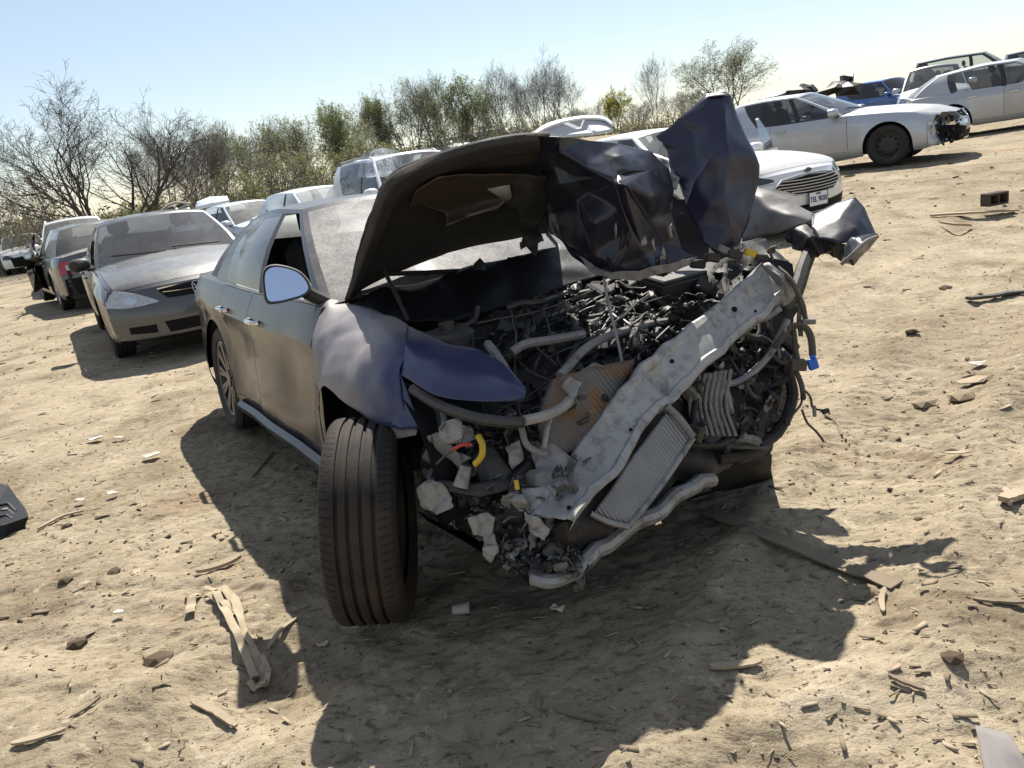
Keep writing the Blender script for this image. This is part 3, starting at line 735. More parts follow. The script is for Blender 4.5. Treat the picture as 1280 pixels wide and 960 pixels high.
    def put_wheels(s):
        t, rm = wheel_mesh(s.r, s.tw, s.rim)
        for xa in (0, s.wb):
            for sg in (-1, 1):
                if s.wheels != True and (xa > 0, sg) not in s.wheels: continue
                o = bpy.data.objects.new('wheel', t); COL.objects.link(o); o.parent = s.root
                o.location = (xa, sg * (s.W / 2 - s.tw / 2 - .015), s.r)
                o.rotation_euler = (0, random.uniform(0, 6), math.pi if sg > 0 else 0)
                q = bpy.data.objects.new('rim', rm); COL.objects.link(q); q.parent = o
    def insides(s):
        b = MB(); w = s.W / 2 - .10
        xs = [s.xr + .15, s.xC - .1, 0.3, s.cowl - .1, s.pan_front or s.xf - .35]
        zt = [.72, .74, .5, .62, .55]
        zb_ = s.zs + .03
        rows = []
        for x, z in zip(xs, zt): rows.append([(x, -w * .92, zb_), (x, -w * .92, z), (x, w * .92, z), (x, w * .92, zb_)])
        b.grid(rows, 0, closed=True)
        for r_ in (rows[0], rows[-1]): b.add(r_, [(0, 1, 2, 3)])
        s.parts['floor_pan'] = b
        if not s.noseats:
            b = MB()
            for y in (-.38, .38): seat_shape(b, s.xB + .02, y, s.zs + .22)
            seat_shape(b, s.xB - .85, 0, s.zs + .22, 0, 1.2, False)
            s.parts['seat'] = b
        b = MB()
        b.bevbox((s.xA - .32, 0, s.beltf(s.xA) - .12), (.45, s.W * .78, .24), .06)
        b.lathe([(.17, 0), (.19, .012), (.17, .024), (.165, .012)], 20, 0, 'x', (s.xA - .62, .38, s.beltf(1.5) - .06))
        s.parts['dashboard'] = b
    def mirrors(s):
        for sg in (-1, 1):
            if s.open and ((s.open == 'l') == (sg > 0)): pass
            lr = 'l' if sg > 0 else 'r'; b = s.part('mirror_' + lr); xm = s.xA - .12; y = sg * (s.hw(xm) * .93 + .11); z = s.beltf(xm) + .075
            rows = []
            for k in range(7):
                t = k / 6; x = xm + .07 - .15 * t; sc = [.25, .75, .95, 1, 1, .98, .96][k]
                rows.append([(x, y + .115 * sc * math.copysign(abs(math.cos(a)) ** .75, math.cos(a)), z + .075 * sc * math.copysign(abs(math.sin(a)) ** .8, math.sin(a))) for a in [math.tau * q / 16 for q in range(16)]])
            b.grid(rows, 0, closed=True)
            b.add(rows[0], [tuple(range(16))])
            ar = s.part('marm_' + lr); ar.bevbox((xm, sg * (s.hw(xm) * .93 - .02), z - .06), (.09, .16, .05), .02)
            ms = s.part('mglass_' + lr); ms.add([(p[0] + .008, p[1] * 1, p[2]) for p in rows[-1]], [tuple(range(16))])
    MATS = dict(windshield='windshield', rear_window='windshield', window_trim='trim', housing00='hole', housing01='hole', housing10='hole', housing11='hole', floor_pan='interior', dashboard='interior', mglass_l='mirror', mglass_r='mirror', marm_l='black', marm_r='black')
    def handle(s, parent_mb, x, z): pass
    def shrink(s, mb, d=.0035):
        """draw the outline of a panel in so that a dark shut line shows"""
        key = {}; new = []; remap = []
        for p in mb.v:
            k = (round(p[0], 4), round(p[1], 4), round(p[2], 4))
            if k not in key: key[k] = len(new); new.append(Vector(p))
            remap.append(key[k])
        fs = [tuple(remap[i] for i in f) for f in mb.f]; fs2 = []
        ec = {}
        nb = {}
        for f in fs:
            g = [f[i] for i in range(len(f)) if f[i] != f[i - 1]]
            if len(set(g)) < 3: continue
            fs2.append(tuple(g))
            for i in range(len(g)):
                a, b = g[i - 1], g[i]; e = (min(a, b), max(a, b)); ec[e] = ec.get(e, 0) + 1
                nb.setdefault(a, set()).add(b); nb.setdefault(b, set()).add(a)
        mb.f = fs2; mb.m = [0] * len(fs2)
        if d:
            bd = set(); on = {}
            for (a, b), c in ec.items():
                if c == 1: bd.add(a); bd.add(b)
            out = list(new)
            for i in bd:
                inn = [new[j] for j in nb[i] if j not in bd]
                if not inn: continue
                m = sum(inn, Vector()) / len(inn) - new[i]
                if m.length > 1e-5: out[i] = new[i] + m.normalized() * min(d, m.length * .4)
            new = out
        mb.v = [tuple(p) for p in new]
    def finish(s):
        paint = s.paint; objs = s.objs = {}
        names = dict(door_fl='door', door_fr='door', door_rl='door', door_rr='door', fender_l='fender', fender_r='fender', glass_fl='window', glass_fr='window', glass_rl='window', glass_rr='window', glass_ql='window', glass_qr='window', frame_fl='window_frame', frame_fr='window_frame', pillar_tr='pillar_trim', pillar_tl='pillar_trim', housing00='wheel_housing', housing01='wheel_housing', housing10='wheel_housing', housing11='wheel_housing', mirror_l='mirror', mirror_r='mirror', mglass_l='mirror_glass', mglass_r='mirror_glass', marm_l='mirror_arm', marm_r='mirror_arm')
        panel = {'door_fl', 'door_fr', 'door_rl', 'door_rr', 'hood', 'trunk_lid', 'fender_l', 'fender_r', 'front_bumper', 'rear_bumper'}
        order = [k for k in s.parts if not k.startswith(('glass', 'frame', 'mglass'))] + [k for k in s.parts if k.startswith(('glass', 'frame', 'mglass'))]
        for k in order:
            mb = s.parts[k]
            if not mb.f or k in s.noglass: continue
            if k in panel: s.shrink(mb)
            elif k in ('body', 'roof', 'window_trim', 'pillar_tr', 'pillar_tl', 'windshield', 'rear_window') or k.startswith(('glass', 'frame')): s.shrink(mb, 0)
            mat = M[s.MATS[k]] if k in s.MATS and s.MATS[k] in M else paint
            if k == 'window_trim': mat = M[s.trim]
            if k.startswith('pillar_t'): mat = M['black']
            if k == 'windshield': mat = M[s.wsglass]
            if k.startswith('glass'): mat = M[s.sideglass]
            if k == 'seat': mat = M[s.seats]
            parent = s.root
            if k.startswith('glass_f') and 'door_' + k[-2:] in objs: parent = objs['door_' + k[-2:]]
            if k.startswith('frame_f') and 'door_' + k[-2:] in objs: parent = objs['door_' + k[-2:]]
            if k.startswith('glass_r') and 'door_' + k[-2:] in objs: parent = objs['door_' + k[-2:]]
            if k.startswith('mglass'): parent = objs['mirror_' + k[-1]]
            if k.startswith('mirror_') and s.mirmat: mat = M[s.mirmat]
            piv = None
            if k in ('door_fl', 'door_fr'): piv = Vector((s.dx[0], (1 if k[-1] == 'l' else -1) * s.hw(s.dx[0]) * .97, .5))
            if k == 'hood' : piv = Vector((s.cowl + .05, 0, s.deckf(s.cowl)))
            if k == 'trunk_lid': piv = Vector((s.xb - .02, 0, s.deckf(s.xb)))
            if parent is not s.root and 'piv' in parent: piv = Vector(parent['piv'])
            if piv is not None: mb.v = [tuple(Vector(p) - piv) for p in mb.v]
            o = mb.build(names.get(k, k), mat, parent)
            if piv is not None and parent is s.root: o.location = piv; o['piv'] = tuple(piv)
            objs[k] = o
        # door handles
        for k, sg in (('door_fr', -1), ('door_fl', 1), ('door_rr', -1), ('door_rl', 1)):
            if k not in objs or not s.handles: continue
            x = (s.dx[1] + .14) if k[5] == 'f' else (s.dx[2] + .12); z = s.beltf(x) - .13
            b = MB(); piv = Vector(objs[k].get('piv', (0, 0, 0)))
            pts = []
            for t in (0, .12, .5, .88, 1):
                p = s.sidept(x + .19 * (t - .2), z, .002 if t in (0, 1) else .03); pts.append(Vector((p.x, p.y * -sg, p.z)) - piv)
            b.tube(catmull(pts, 3), .013, 6)
            b.build('door_handle', paint if s.handles == 'paint' else M[s.handles], objs[k])
        if s.open:
            o = objs['door_f' + s.open]; o.rotation_euler[2] = rad(s.door_ang) * (-1 if s.open == 'l' else 1) * -1 * -1
        if s.hood: objs['hood'].rotation_euler[1] = rad(s.hood) * 1
        if s.trunk: objs['trunk_lid'].rotation_euler[1] = rad(s.trunk)
        for o in list(objs.values()):
            if 'piv' in o: del o['piv']
    # ---- surface add-ons
    def patch(s, name, top, bot, mat, end=1, out=.006, parent=None, nu=10, nv=4, thick=.012, side=False):
        """raised plate on the nose (y, z) or flank (x, z) between two curves"""
        f = (lambda a, z: s.sidept(a, z, out)) if side else (lambda a, z: s.facept(a, z, end, out))
        g = (lambda a, z: s.sidept(a, z, out - thick)) if side else (lambda a, z: s.facept(a, z, end, out - thick))
        def at(c, t):
            n = len(c) - 1; i = min(int(t * n), n - 1); u = t * n - i
            return lerp(c[i][0], c[i + 1][0], u), lerp(c[i][1], c[i + 1][1], u)
        rows = []
        for v in range(nv + 1):
            rows.append([f(*[lerp(a, b_, v / nv) for a, b_ in zip(at(bot, u / nu), at(top, u / nu))]) for u in range(nu + 1)])
        b = MB(); b.grid(rows)
        ring = [(at(bot, u / nu)) for u in range(nu + 1)] + [tuple(lerp(a, b_, v / nv) for a, b_ in zip(at(bot, 1), at(top, 1))) for v in range(1, nv + 1)] + [at(top, u / nu) for u in range(nu - 1, -1, -1)] + [tuple(lerp(a, b_, v / nv) for a, b_ in zip(at(bot, 0), at(top, 0))) for v in range(nv - 1, 0, -1)]
        b.grid([[f(*p) for p in ring], [g(*p) for p in ring]], 0, closed=True)
        return b.build(name, mat, parent or s.root)
    def bar(s, name, pts, r, mat, end=1, out=.01, parent=None, seg=6, side=False, flat=1.):
        b = MB(); b.tube([(s.sidept(a, z, out) if side else s.facept(a, z, end, out)) for a, z in pts], r, seg, flat=flat)
        return b.build(name, mat, parent or s.root)

def pose(loc, heading, pitch=0., roll=0.):
    return Matrix.Translation(loc) @ Matrix.Rotation(heading, 4, 'Z') @ Matrix.Rotation(-pitch, 4, 'Y') @ Matrix.Rotation(roll, 4, 'X')
def anchored(local, target, heading, pitch=0., roll=0.):
    """pose that brings the car's local point onto the world target"""
    R = pose((0, 0, 0), heading, pitch, roll); return pose(Vector(target) - R @ Vector(local), heading, pitch, roll)
# ------------------------------------------------------------------ parked wrecks in the yard
M['p_tan'] = m_paint('paint_tan_silver', (.062, .064, .066), .45, .30, .7, .18, .3, dcol=(.27, .26, .245))
M['p_dark'] = m_paint('paint_dark_slate', (.055, .065, .075), .4, .3, .7, .35, .5)
M['p_white'] = m_paint('paint_white', (.74, .75, .76), .05, .3, .7, .22, .35)
M['p_white2'] = m_paint('paint_bluish_white', (.62, .67, .72), .05, .3, .7, .18, .35)
M['p_silver'] = m_paint('paint_silver', (.46, .49, .53), .5, .3, .7, .22, .4)
M['p_silver2'] = m_paint('paint_pale_silver', (.44, .45, .46), .5, .33, .7, .22, .4)
M['p_olive'] = m_paint('paint_olive', (.10, .10, .07), .3, .35, .5, .4, .5)
M['p_blue'] = m_paint('paint_blue', (.02, .10, .33), .2, .3, .7, .15, .3)
M['p_black'] = m_paint('paint_black', (.02, .02, .024), .2, .3, .7, .2, .4)
M['ws_clean'] = m_glass('clear_windshield', (.6, .64, .63), dust=.10, through=.72)
M['liner'] = m_simple('hood_liner', (.028, .027, .026), .85, 0, .4, 9, .2, .4, 50, dust=.15)
def both(fn):
    for sg in (-1, 1): fn(sg)
def mir(c, sg): return [(a * sg, z) for a, z in c]
def h_emblem(c, z, h=.07, end=1, mat=None):
    b = MB(); w = h * .62
    f = lambda y, q: c.facept(y, z + q, end, .02)
    for sg in (-1, 1): b.tube([f(sg * w * .62, -h * .38), f(sg * w * .52, 0), f(sg * w * .72, h * .38)], h * .09, 5)
    b.tube([f(-w * .5, 0), f(w * .5, 0)], h * .09, 5)
    ring = [f(w * 1.05 * (abs(math.cos(a)) ** .6) * math.copysign(1, math.cos(a)), h * .62 * (abs(math.sin(a)) ** .6) * math.copysign(1, math.sin(a))) for a in [math.tau * k / 24 for k in range(25)]]
    b.tube(ring, h * .06, 5, cap=False)
    return b.build('emblem', M['chrome'], c.root)
def as_mesh(t):
    bpy.context.view_layer.update(); dg = bpy.context.evaluated_depsgraph_get(); me = bpy.data.meshes.new_from_object(t.evaluated_get(dg))
    o = bpy.data.objects.new('plate_lettering', me); COL.objects.link(o); o.parent = t.parent; o.matrix_local = t.matrix_local; bpy.data.objects.remove(t)
def plate(c, z, text, end=1, y=0.):
    p = c.facept(y, z, end, .03); d = (c.facept(y + .15, z, end, .03) - c.facept(y - .15, z, end, .03)).normalized()
    n = Vector((end, 0, 0)); rot = Matrix((n, d, Vector((0, 0, 1)))).transposed()
    b = MB(); b.bevbox(p, (.008, .31, .158), .004, rot); o = b.build('license_plate', M['plate'], c.root)
    b = MB()
    for q in (-1, 1):
        b.box(p + d * (q * .155) + n * .004, (.006, .008, .166), rot); b.box(p + Vector((0, 0, q * .082)) + n * .004, (.006, .318, .008), rot)
    b.build('plate_frame', M['black'], o)
    if text:
        cu = bpy.data.curves.new('plate_text', 'FONT'); cu.body = text; cu.size = .088; cu.align_x = 'CENTER'; cu.align_y = 'CENTER'; cu.extrude = .001; cu.offset = .002
        cu.materials.append(M['ink']); t = bpy.data.objects.new('plate_text', cu); COL.objects.link(t); t.parent = o
        t.matrix_local = Matrix.Translation(p + n * .0062 - Vector((0, 0, .008))) @ Matrix.Rotation(rad(90), 4, 'Z') @ Matrix.Rotation(rad(90), 4, 'X')
        t.scale = (.82, 1, 1); as_mesh(t)
        cu2 = cu.copy(); cu2.body = 'OHIO'; cu2.size = .03; t2 = bpy.data.objects.new('plate_text', cu2); COL.objects.link(t2); t2.parent = o
        t2.matrix_local = Matrix.Translation(p + n * .0062 + Vector((0, 0, .056))) @ Matrix.Rotation(rad(90), 4, 'Z') @ Matrix.Rotation(rad(90), 4, 'X'); as_mesh(t2)
    return o
def wipers(c):
    b = MB()
    for y0, y1 in ((-.05, -.62), (.55, .02)):
        pts = []
        for t in (0, .3, .7, 1):
            y = lerp(y0, y1, t); x = lerp(c.cowl + .02, c.xA + .02, (abs(y) / .75) ** 2.2) - .06 * t
            pts.append((x, y, c.deckf(c.cowl) - .01 + .035 * t + .01))
        b.tube(pts, .011, 5)
    b.build('wiper', M['black'], c.root)
def grille_bars(c, zs, ys, r=.012, mat='chrome', out=.012, end=1):
    for z, w in zip(zs, ys): c.bar('grille_bar', [(w * (k / 5 - 1), z + .012 * abs(k / 5 - 1) ** 2) for k in range(11)], r, M[mat], end, out, flat=.5)
def lower_intake(c, y0, y1, z0, z1, sg=0):
    if sg == 0: c.patch('intake', [(-y1, z1), (0, z1), (y1, z1)], [(-y1 * .92, z0), (0, z0), (y1 * .92, z0)], M['hole'], 1, .004)
    else: c.patch('intake', mir([(y0, z1), (y1, z1)], sg), mir([(y0, z0), (y1, z0 + .015)], sg), M['hole'], 1, .004)
def accord_front(c, damaged=False):
    both(lambda sg: None if (damaged and sg < 0) else c.patch('headlight', mir([(.40, .615), (.56, .70), (.70, .745), (.83, .765)], sg), mir([(.40, .60), (.56, .585), (.70, .58), (.86, .60)], sg), M['lamp'], 1, .010))
    both(lambda sg: None if (damaged and sg < 0) else c.patch('headlight_bulb', mir([(.58, .66), (.64, .685), (.70, .66)], sg), mir([(.58, .63), (.64, .605), (.70, .63)], sg), M['chrome'], 1, .014))
    c.patch('grille', [(-.38, .705), (0, .72), (.38, .705)], [(-.31, .625), (0, .615), (.31, .625)], M['hole'], 1, .006)
    c.bar('grille_bar', [(-.38, .715), (-.2, .728), (0, .735), (.2, .728), (.38, .715)], .016, M['chrome'], 1, .012, flat=.6)
    grille_bars(c, (.67,), (.34,), .010, 'silver_logo', .010)
    h_emblem(c, .675, .095)
    lower_intake(c, 0, .40, .285, .40); both(lambda sg: lower_intake(c, .48, .72, .30, .385, sg))

# 1: tan sedan, nose to the camera
c = Car('parked_car', anchored((2.74, -.85, 0), U(150, 447, 8.7), rad(-62)), L=4.83, W=1.82, H=1.455, wb=2.74, fo=.97, paint=M['p_tan'], rim='alloy7', wr=.62, mirror=True,
        belt=[(-1.1, .95), (-.6, .97), (1.0, .93), (2.0, .92), (2.8, .86), (3.4, .77), (3.8, .70)], deck=[(-1.2, 1.0), (-.7, 1.07), (.8, .9), (1.9, 1.0), (2.2, 1.01), (2.9, .95), (3.4, .86), (3.65, .77), (3.8, .72)],
        noglass=('glass_fr',), wsglass='ws_clean', seats='seat_tan', mirmat='black')
tag(c.root, 'dusty tan silver sedan facing the camera with its front side window missing', 'car', 'wrecked cars parked in the yard')
accord_front(c); wipers(c); ACC = c
b = MB(); b.box((1.62, .30, 1.20), (.004, .34, .12), Matrix.Rotation(rad(-58), 3, 'Y')); b.build('dashboard_paper', M['plate'], c.root)
# 2: dark sedan seen from behind, driver's door open
c = Car('parked_car', anchored((0, .8, 0), U(84, 387, 14.4), rad(124)), L=4.7, W=1.8, H=1.46, wb=2.68, fo=.93, paint=M['p_dark'], open='l', door_ang=13, dents=[(-.95, -.5, .6, .8, (.35, .1, -.05), .12)], rim='alloy5', sideglass='glass_clear')
tag(c.root, 'dark slate sedan seen from behind with its driver door open and rear bumper gone', 'car', 'wrecked cars parked in the yard')
both(lambda sg: c.patch('tail_light', mir([(.46, .80), (.62, .86), (.80, .87)], sg), mir([(.46, .68), (.62, .66), (.84, .66)], sg), M['red_lamp'], -1, .012))
both(lambda sg: c.patch('reverse_light', mir([(.56, .80), (.72, .81)], sg), mir([(.56, .71), (.72, .70)], sg), M['lamp'], -1, .018))
c.patch('bumper_core', [(-.8, .58), (0, .60), (.8, .58)], [(-.8, .30), (0, .28), (.8, .30)], M['hole'], -1, .004)
# 3: white SUV, roof rails
SUVB = dict(L=4.6, W=1.86, H=1.70, wb=2.7, fo=.90, r=.36, zs=.26, cowl=2.15, xA=2.0, wt=1.35, rt=-.72, xC=-.86, xb=-.93, xB=.95, xBt=.92, wr=.64,
            belt=[(-1.0, 1.06), (1.0, 1.04), (2.1, 1.02), (2.8, .96), (3.4, .88), (3.7, .80)], deck=[(-1.0, 1.08), (1.8, 1.1), (2.2, 1.12), (2.9, 1.06), (3.3, .98), (3.6, .86)],
            roofc=[(-.8, -.05), (.2, 0), (1.3, -.03)], bowR=.16, faceF=[(.25, -.05), (.5, 0), (.7, -.02), (.85, -.10), (1.1, -.22)], faceR=[(.3, 0), (.6, 0), (.9, -.04), (1.1, -.08)])
def rails(c):
    for sg in (-1, 1):
        b = MB(); pts = [(x, sg * .60, c.H + c.roff(x) - .055 + (.0 if i in (0, 4) else .045)) for i, x in enumerate((c.rt + .2, c.rt + .3, .4, c.wt - .25, c.wt - .12))]
        b.tube(pts, .02, 6); b.build('roof_rail', M['alloy'], c.root)
def suv_front(c):
    both(lambda sg: c.patch('headlight', mir([(.46, .86), (.66, .93), (.84, .95)], sg), mir([(.46, .76), (.66, .74), (.88, .78)], sg), M['lamp_dark'], 1, .010))
    c.patch('grille', [(-.42, .86), (0, .88), (.42, .86)], [(-.34, .70), (0, .69), (.34, .70)], M['hole'], 1, .006)
    grille_bars(c, (.75, .81), (.38, .41), .014)
    lower_intake(c, 0, .5, .34, .50)
tgt = U(87, 271, 21.5)
c = Car('parked_car', anchored((.6, 0, 1.72), tgt, rad(-63)), paint=M['p_white'], sideglass='glass', dents=[(3.4, .2, .6, .7, (-.25, 0, 0), .12)], **SUVB)
tag(c.root, 'white SUV with roof rails standing behind the dark sedan', 'car', 'wrecked cars parked in the yard'); rails(c); suv_front(c)
# 4: white sedan at the far left end of the row
c = Car('parked_car', anchored((2.7, -.8, 0), U(11, 344, 31), rad(-58)), L=4.7, W=1.8, H=1.46, wb=2.7, fo=.9, paint=M['p_white'], dents=[(3.5, .3, .4, .55, (-.2, 0, .03), .06)])
tag(c.root, 'white sedan with smashed dark front at the far left end of the row', 'car', 'wrecked cars parked in the yard')
c.patch('radiator_opening', [(-.6, .62), (0, .66), (.7, .62)], [(-.55, .28), (0, .25), (.7, .28)], M['hole'], 1, .02)
both(lambda sg: c.patch('headlight', mir([(.5, .66), (.66, .74), (.82, .75)], sg), mir([(.5, .60), (.66, .58), (.85, .60)], sg), M['lamp_dark'], 1, .010))
# 5: bluish white sedan with crushed nose and its trunk up
c = Car('parked_car', anchored((.7, 0, 1.46), U(296, 251.5, 21), rad(-50)), L=4.6, W=1.78, H=1.46, wb=2.65, fo=.9, paint=M['p_white2'], dents=[(3.3, -.5, .55, 1.0, (-.45, .1, .1), .22), (3.2, .5, .6, .6, (-.2, 0, .1), .12)])
C5 = c; tag(c.root, 'bluish white sedan with crushed black nose and raised trunk lid behind the tan sedan', 'car', 'wrecked cars parked in the yard')
c.patch('radiator_opening', [(-.85, .70), (-.3, .78), (.5, .72)], [(-.8, .25), (0, .22), (.55, .25)], M['hole'], 1, .03)
# 6: olive car hidden behind the tan sedan, hood up
c = Car('parked_car', anchored((2.95, 0, 1.62), U(219, 283, 17.5), rad(-64)), L=4.6, W=1.78, H=1.40, wb=2.65, fo=.9, paint=M['p_olive'])
C6 = c; tag(c.root, 'olive sedan mostly hidden behind the tan sedan with its hood propped up', 'car', 'wrecked cars parked in the yard')
# 7: pale roof behind the wreck
c = Car('parked_car', anchored((.6, 0, 1.46), U(380, 234, 17.5), rad(-50)), L=4.6, W=1.78, H=1.46, wb=2.65, fo=.9, paint=M['p_white2'], noseats=True)
tag(c.root, 'pale bluish white sedan of which only the roof shows behind the dark blue wreck', 'car', 'wrecked cars parked in the yard')
# 8: white SUV with plastic sheeting over its glass
c = Car('parked_car', anchored((1.3, 0, 1.67), U(508, 190, 13.8), rad(-62)), paint=M['p_white'], wsglass='ws_clean', **SUVB); rails(c)
tag(c.root, 'white SUV with clear plastic sheeting over its rear corner beyond the raised hood', 'car', 'wrecked cars parked in the yard'); SUV8 = c
# 10: white sedan with wide slatted grille and plate
c = Car('parked_car', anchored((3.75, 0, .50), U(1019, 238, 9.4), rad(-63)), L=4.87, W=1.85, H=1.47, wb=2.85, fo=.92, paint=M['p_white'], open='l', rim='alloy5', wr=.60, rt=-.2, xC=-.62, xb=-.95, wsglass='ws_clean', door_ang=58,
        belt=[(-1.1, .97), (-.5, .97), (1.0, .94), (2.2, .93), (2.9, .88), (3.4, .80), (3.8, .70)], deck=[(-1.2, 1.02), (-.7, 1.08), (.8, .9), (1.9, 1.0), (2.2, 1.02), (2.9, .99), (3.4, .91), (3.62, .82), (3.8, .73)])
tag(c.root, 'white sedan with wide chrome slatted grille, front plate and raised trunk lid', 'car', 'wrecked cars parked in the yard')
c.patch('grille', [(-.52, .60), (-.40, .665), (0, .69), (.40, .665), (.52, .60)], [(-.50, .575), (-.30, .50), (0, .485), (.30, .50), (.50, .575)], M['hole'], 1, .008, nu=20)
ring = [(-.54, .59), (-.42, .675), (-.2, .70), (0, .705), (.2, .70), (.42, .675), (.54, .59), (.30, .488), (0, .472), (-.30, .488), (-.54, .59)]
c.bar('grille_surround', ring, .013, M['trim_silver'], 1, .014, flat=.6)
grille_bars(c, (.515, .548, .581, .614, .647), (.36, .45, .50, .48, .42), .0105, 'trim_silver', .016)
b = MB(); p = c.facept(0, .745, 1, .012)
b.add([(p.x + .004, .055 * math.cos(a), p.z + .022 * math.sin(a)) for a in [math.tau * k / 24 for k in range(24)]] , [tuple(range(24))])
b.tube([(p.x + .004, .055 * math.cos(a), p.z + .022 * math.sin(a)) for a in [math.tau * k / 24 for k in range(25)]], .005, 5, cap=False); b.build('emblem', M['lamp_dark'], c.root)
both(lambda sg: c.patch('headlight', mir([(.50, .70), (.66, .755), (.88, .79)], sg), mir([(.50, .665), (.66, .655), (.90, .69)], sg), M['lamp_dark'], 1, .010))
both(lambda sg: c.bar('headlight_trim', mir([(.50, .66), (.66, .648), (.86, .672)], sg), .010, M['lamp'], 1, .014))
c.patch('intake', [(-.72, .36), (0, .36), (.72, .40)], [(-.70, .27), (0, .26), (.70, .27)], M['hole'], 1, .006)
plate(c, .41, 'TEL 9030', 1); wipers(c); FUS = c
# 11: silver sedan broadside with a black steel wheel and a broken nose
c = Car('parked_car', anchored((2.74, -.82, 0), U(1111, 207, 13.6), rad(-38), rad(1.0)), L=4.92, W=1.82, H=1.45, wb=2.74, fo=1.10, bowF=.28, paint=M['p_silver'], rim='steel', wr=.60, qglass='coupe', sideglass='glass', wsglass='glass_clear', rt=.1, xC=-.62, xb=-.95, xB=.78, xBt=.72,
        dents=[(3.70, -.82, .48, .40, (-.16, .12, .03), .10), (3.4, -.78, .70, .30, (-.03, .05, -.02), .05)], belt=ACC.belt, deck=ACC.deck)
tag(c.root, 'silver sedan parked broadside with a black steel wheel and torn front corner', 'car', 'wrecked cars parked in the yard')
accord_front(c, True); wipers(c)
c.patch('broken_headlight', [(-.86, .70), (-.7, .74), (-.45, .72)], [(-.84, .58), (-.7, .55), (-.42, .61)], M['lamp_dark'], 1, .02)
c.patch('torn_opening', [(-.88, .50), (-.6, .50), (-.30, .46)], [(-.86, .27), (-.6, .25), (-.35, .26)], M['hole'], 1, .02)
c.patch('reinforcement_bar', [(-.70, .56), (-.4, .575), (-.2, .56)], [(-.70, .50), (-.4, .51), (-.25, .50)], M['chrome'], 1, .03)
b = MB()
for k in range(20):
    p = c.facept(random.uniform(-.88, -.42), random.uniform(.26, .66), 1, random.uniform(.0, .06)); b.box(p, (random.uniform(.01, .04), random.uniform(.04, .22), random.uniform(.01, .08)), Matrix.Rotation(random.uniform(-1, 1), 3, 'X'), jit=.02)
b.build('broken_bumper_pieces', M['black'], c.root)
b = MB(); b.bevbox((1.6, -.1, 1.03), (.5, .55, .12), .05, Matrix.Rotation(.2, 3, 'Y')); b.build('airbag', M['plate'], c.root)
# 12: silver sedan at the right edge
c = Car('parked_car', anchored((.85, -.9, .28), U(1246, 148, 17.2), rad(-33), rad(1.5)), L=4.8, W=1.83, H=1.47, wb=2.8, fo=.95, paint=M['p_silver2'], handles='chrome', sideglass='glass_clear', rt=-.25, xC=-.75, xb=-1.0, roofc=[(-.9, -.14), (0, -.05), (.6, 0), (1.3, -.03)], trim='chrome')
tag(c.root, 'pale silver sedan with chrome handles cut off by the right edge', 'car', 'wrecked cars parked in the yard')
# 13-17: what shows above the right-hand row
c = Car('parked_car', anchored((.6, 0, 1.7), U(1166, 81, 24), rad(-118)), paint=M['p_silver'], wsglass='glass_clear', **SUVB)
tag(c.root, 'silver SUV facing left between the two silver sedans', 'car', 'wrecked cars parked in the yard')
c = Car('parked_car', anchored((.4, 0, 1.7), U(1192, 69.5, 29), rad(-30)), paint=M['p_black'], sideglass='glass_clear', **SUVB)
tag(c.root, 'black SUV of which only the roof shows above the silver SUV', 'car', 'wrecked cars parked in the yard')
c = Car('parked_car', anchored((.5, 0, 1.7), U(1094, 100, 32), rad(-66)), paint=M['p_blue'], wsglass='glass', **SUVB)
tag(c.root, 'bright blue SUV showing only its roof behind the silver sedan', 'car', 'wrecked cars parked in the yard')
c = Car('parked_car', anchored((.2, 0, 1.7), U(1296, 60, 30), rad(-30)), paint=M['p_black'], **SUVB)
tag(c.root, 'black vehicle roof peeking over the sedan at the right edge', 'car', 'wrecked cars parked in the yard')
c = Car('parked_car', anchored((1.0, 0, 1.45), U(935, 134, 19.5), rad(-62)), paint=M['p_silver2'], wsglass='glass_clear', sideglass='glass_clear', noseats=True)
tag(c.root, 'pale silver sedan behind the open door of the white slatted grille sedan', 'car', 'wrecked cars parked in the yard')
far = [(556, 172, 52, -60, 'white', 'white far car under the green trees, leftmost of the distant ones'), (583, 168, 56, -20, 'silver', 'silver far car below the bare trees beside the leftmost distant white one'),
       (606, 163, 60, 200, 'white', 'white far car showing between the bare tree stems'), (632, 160, 60, -50, 'white2', 'bluish white far car near the tall bare trees, rightmost of the distant ones')]
for px, py, dep, hd, pt, lb in far:
    c = Car('parked_car', anchored((.6, 0, 1.45), U(px, py, dep), rad(hd)), paint=M['p_' + pt], noseats=True, mirror=False, handles=None)
    tag(c.root, lb, 'car', 'distant cars below the trees')

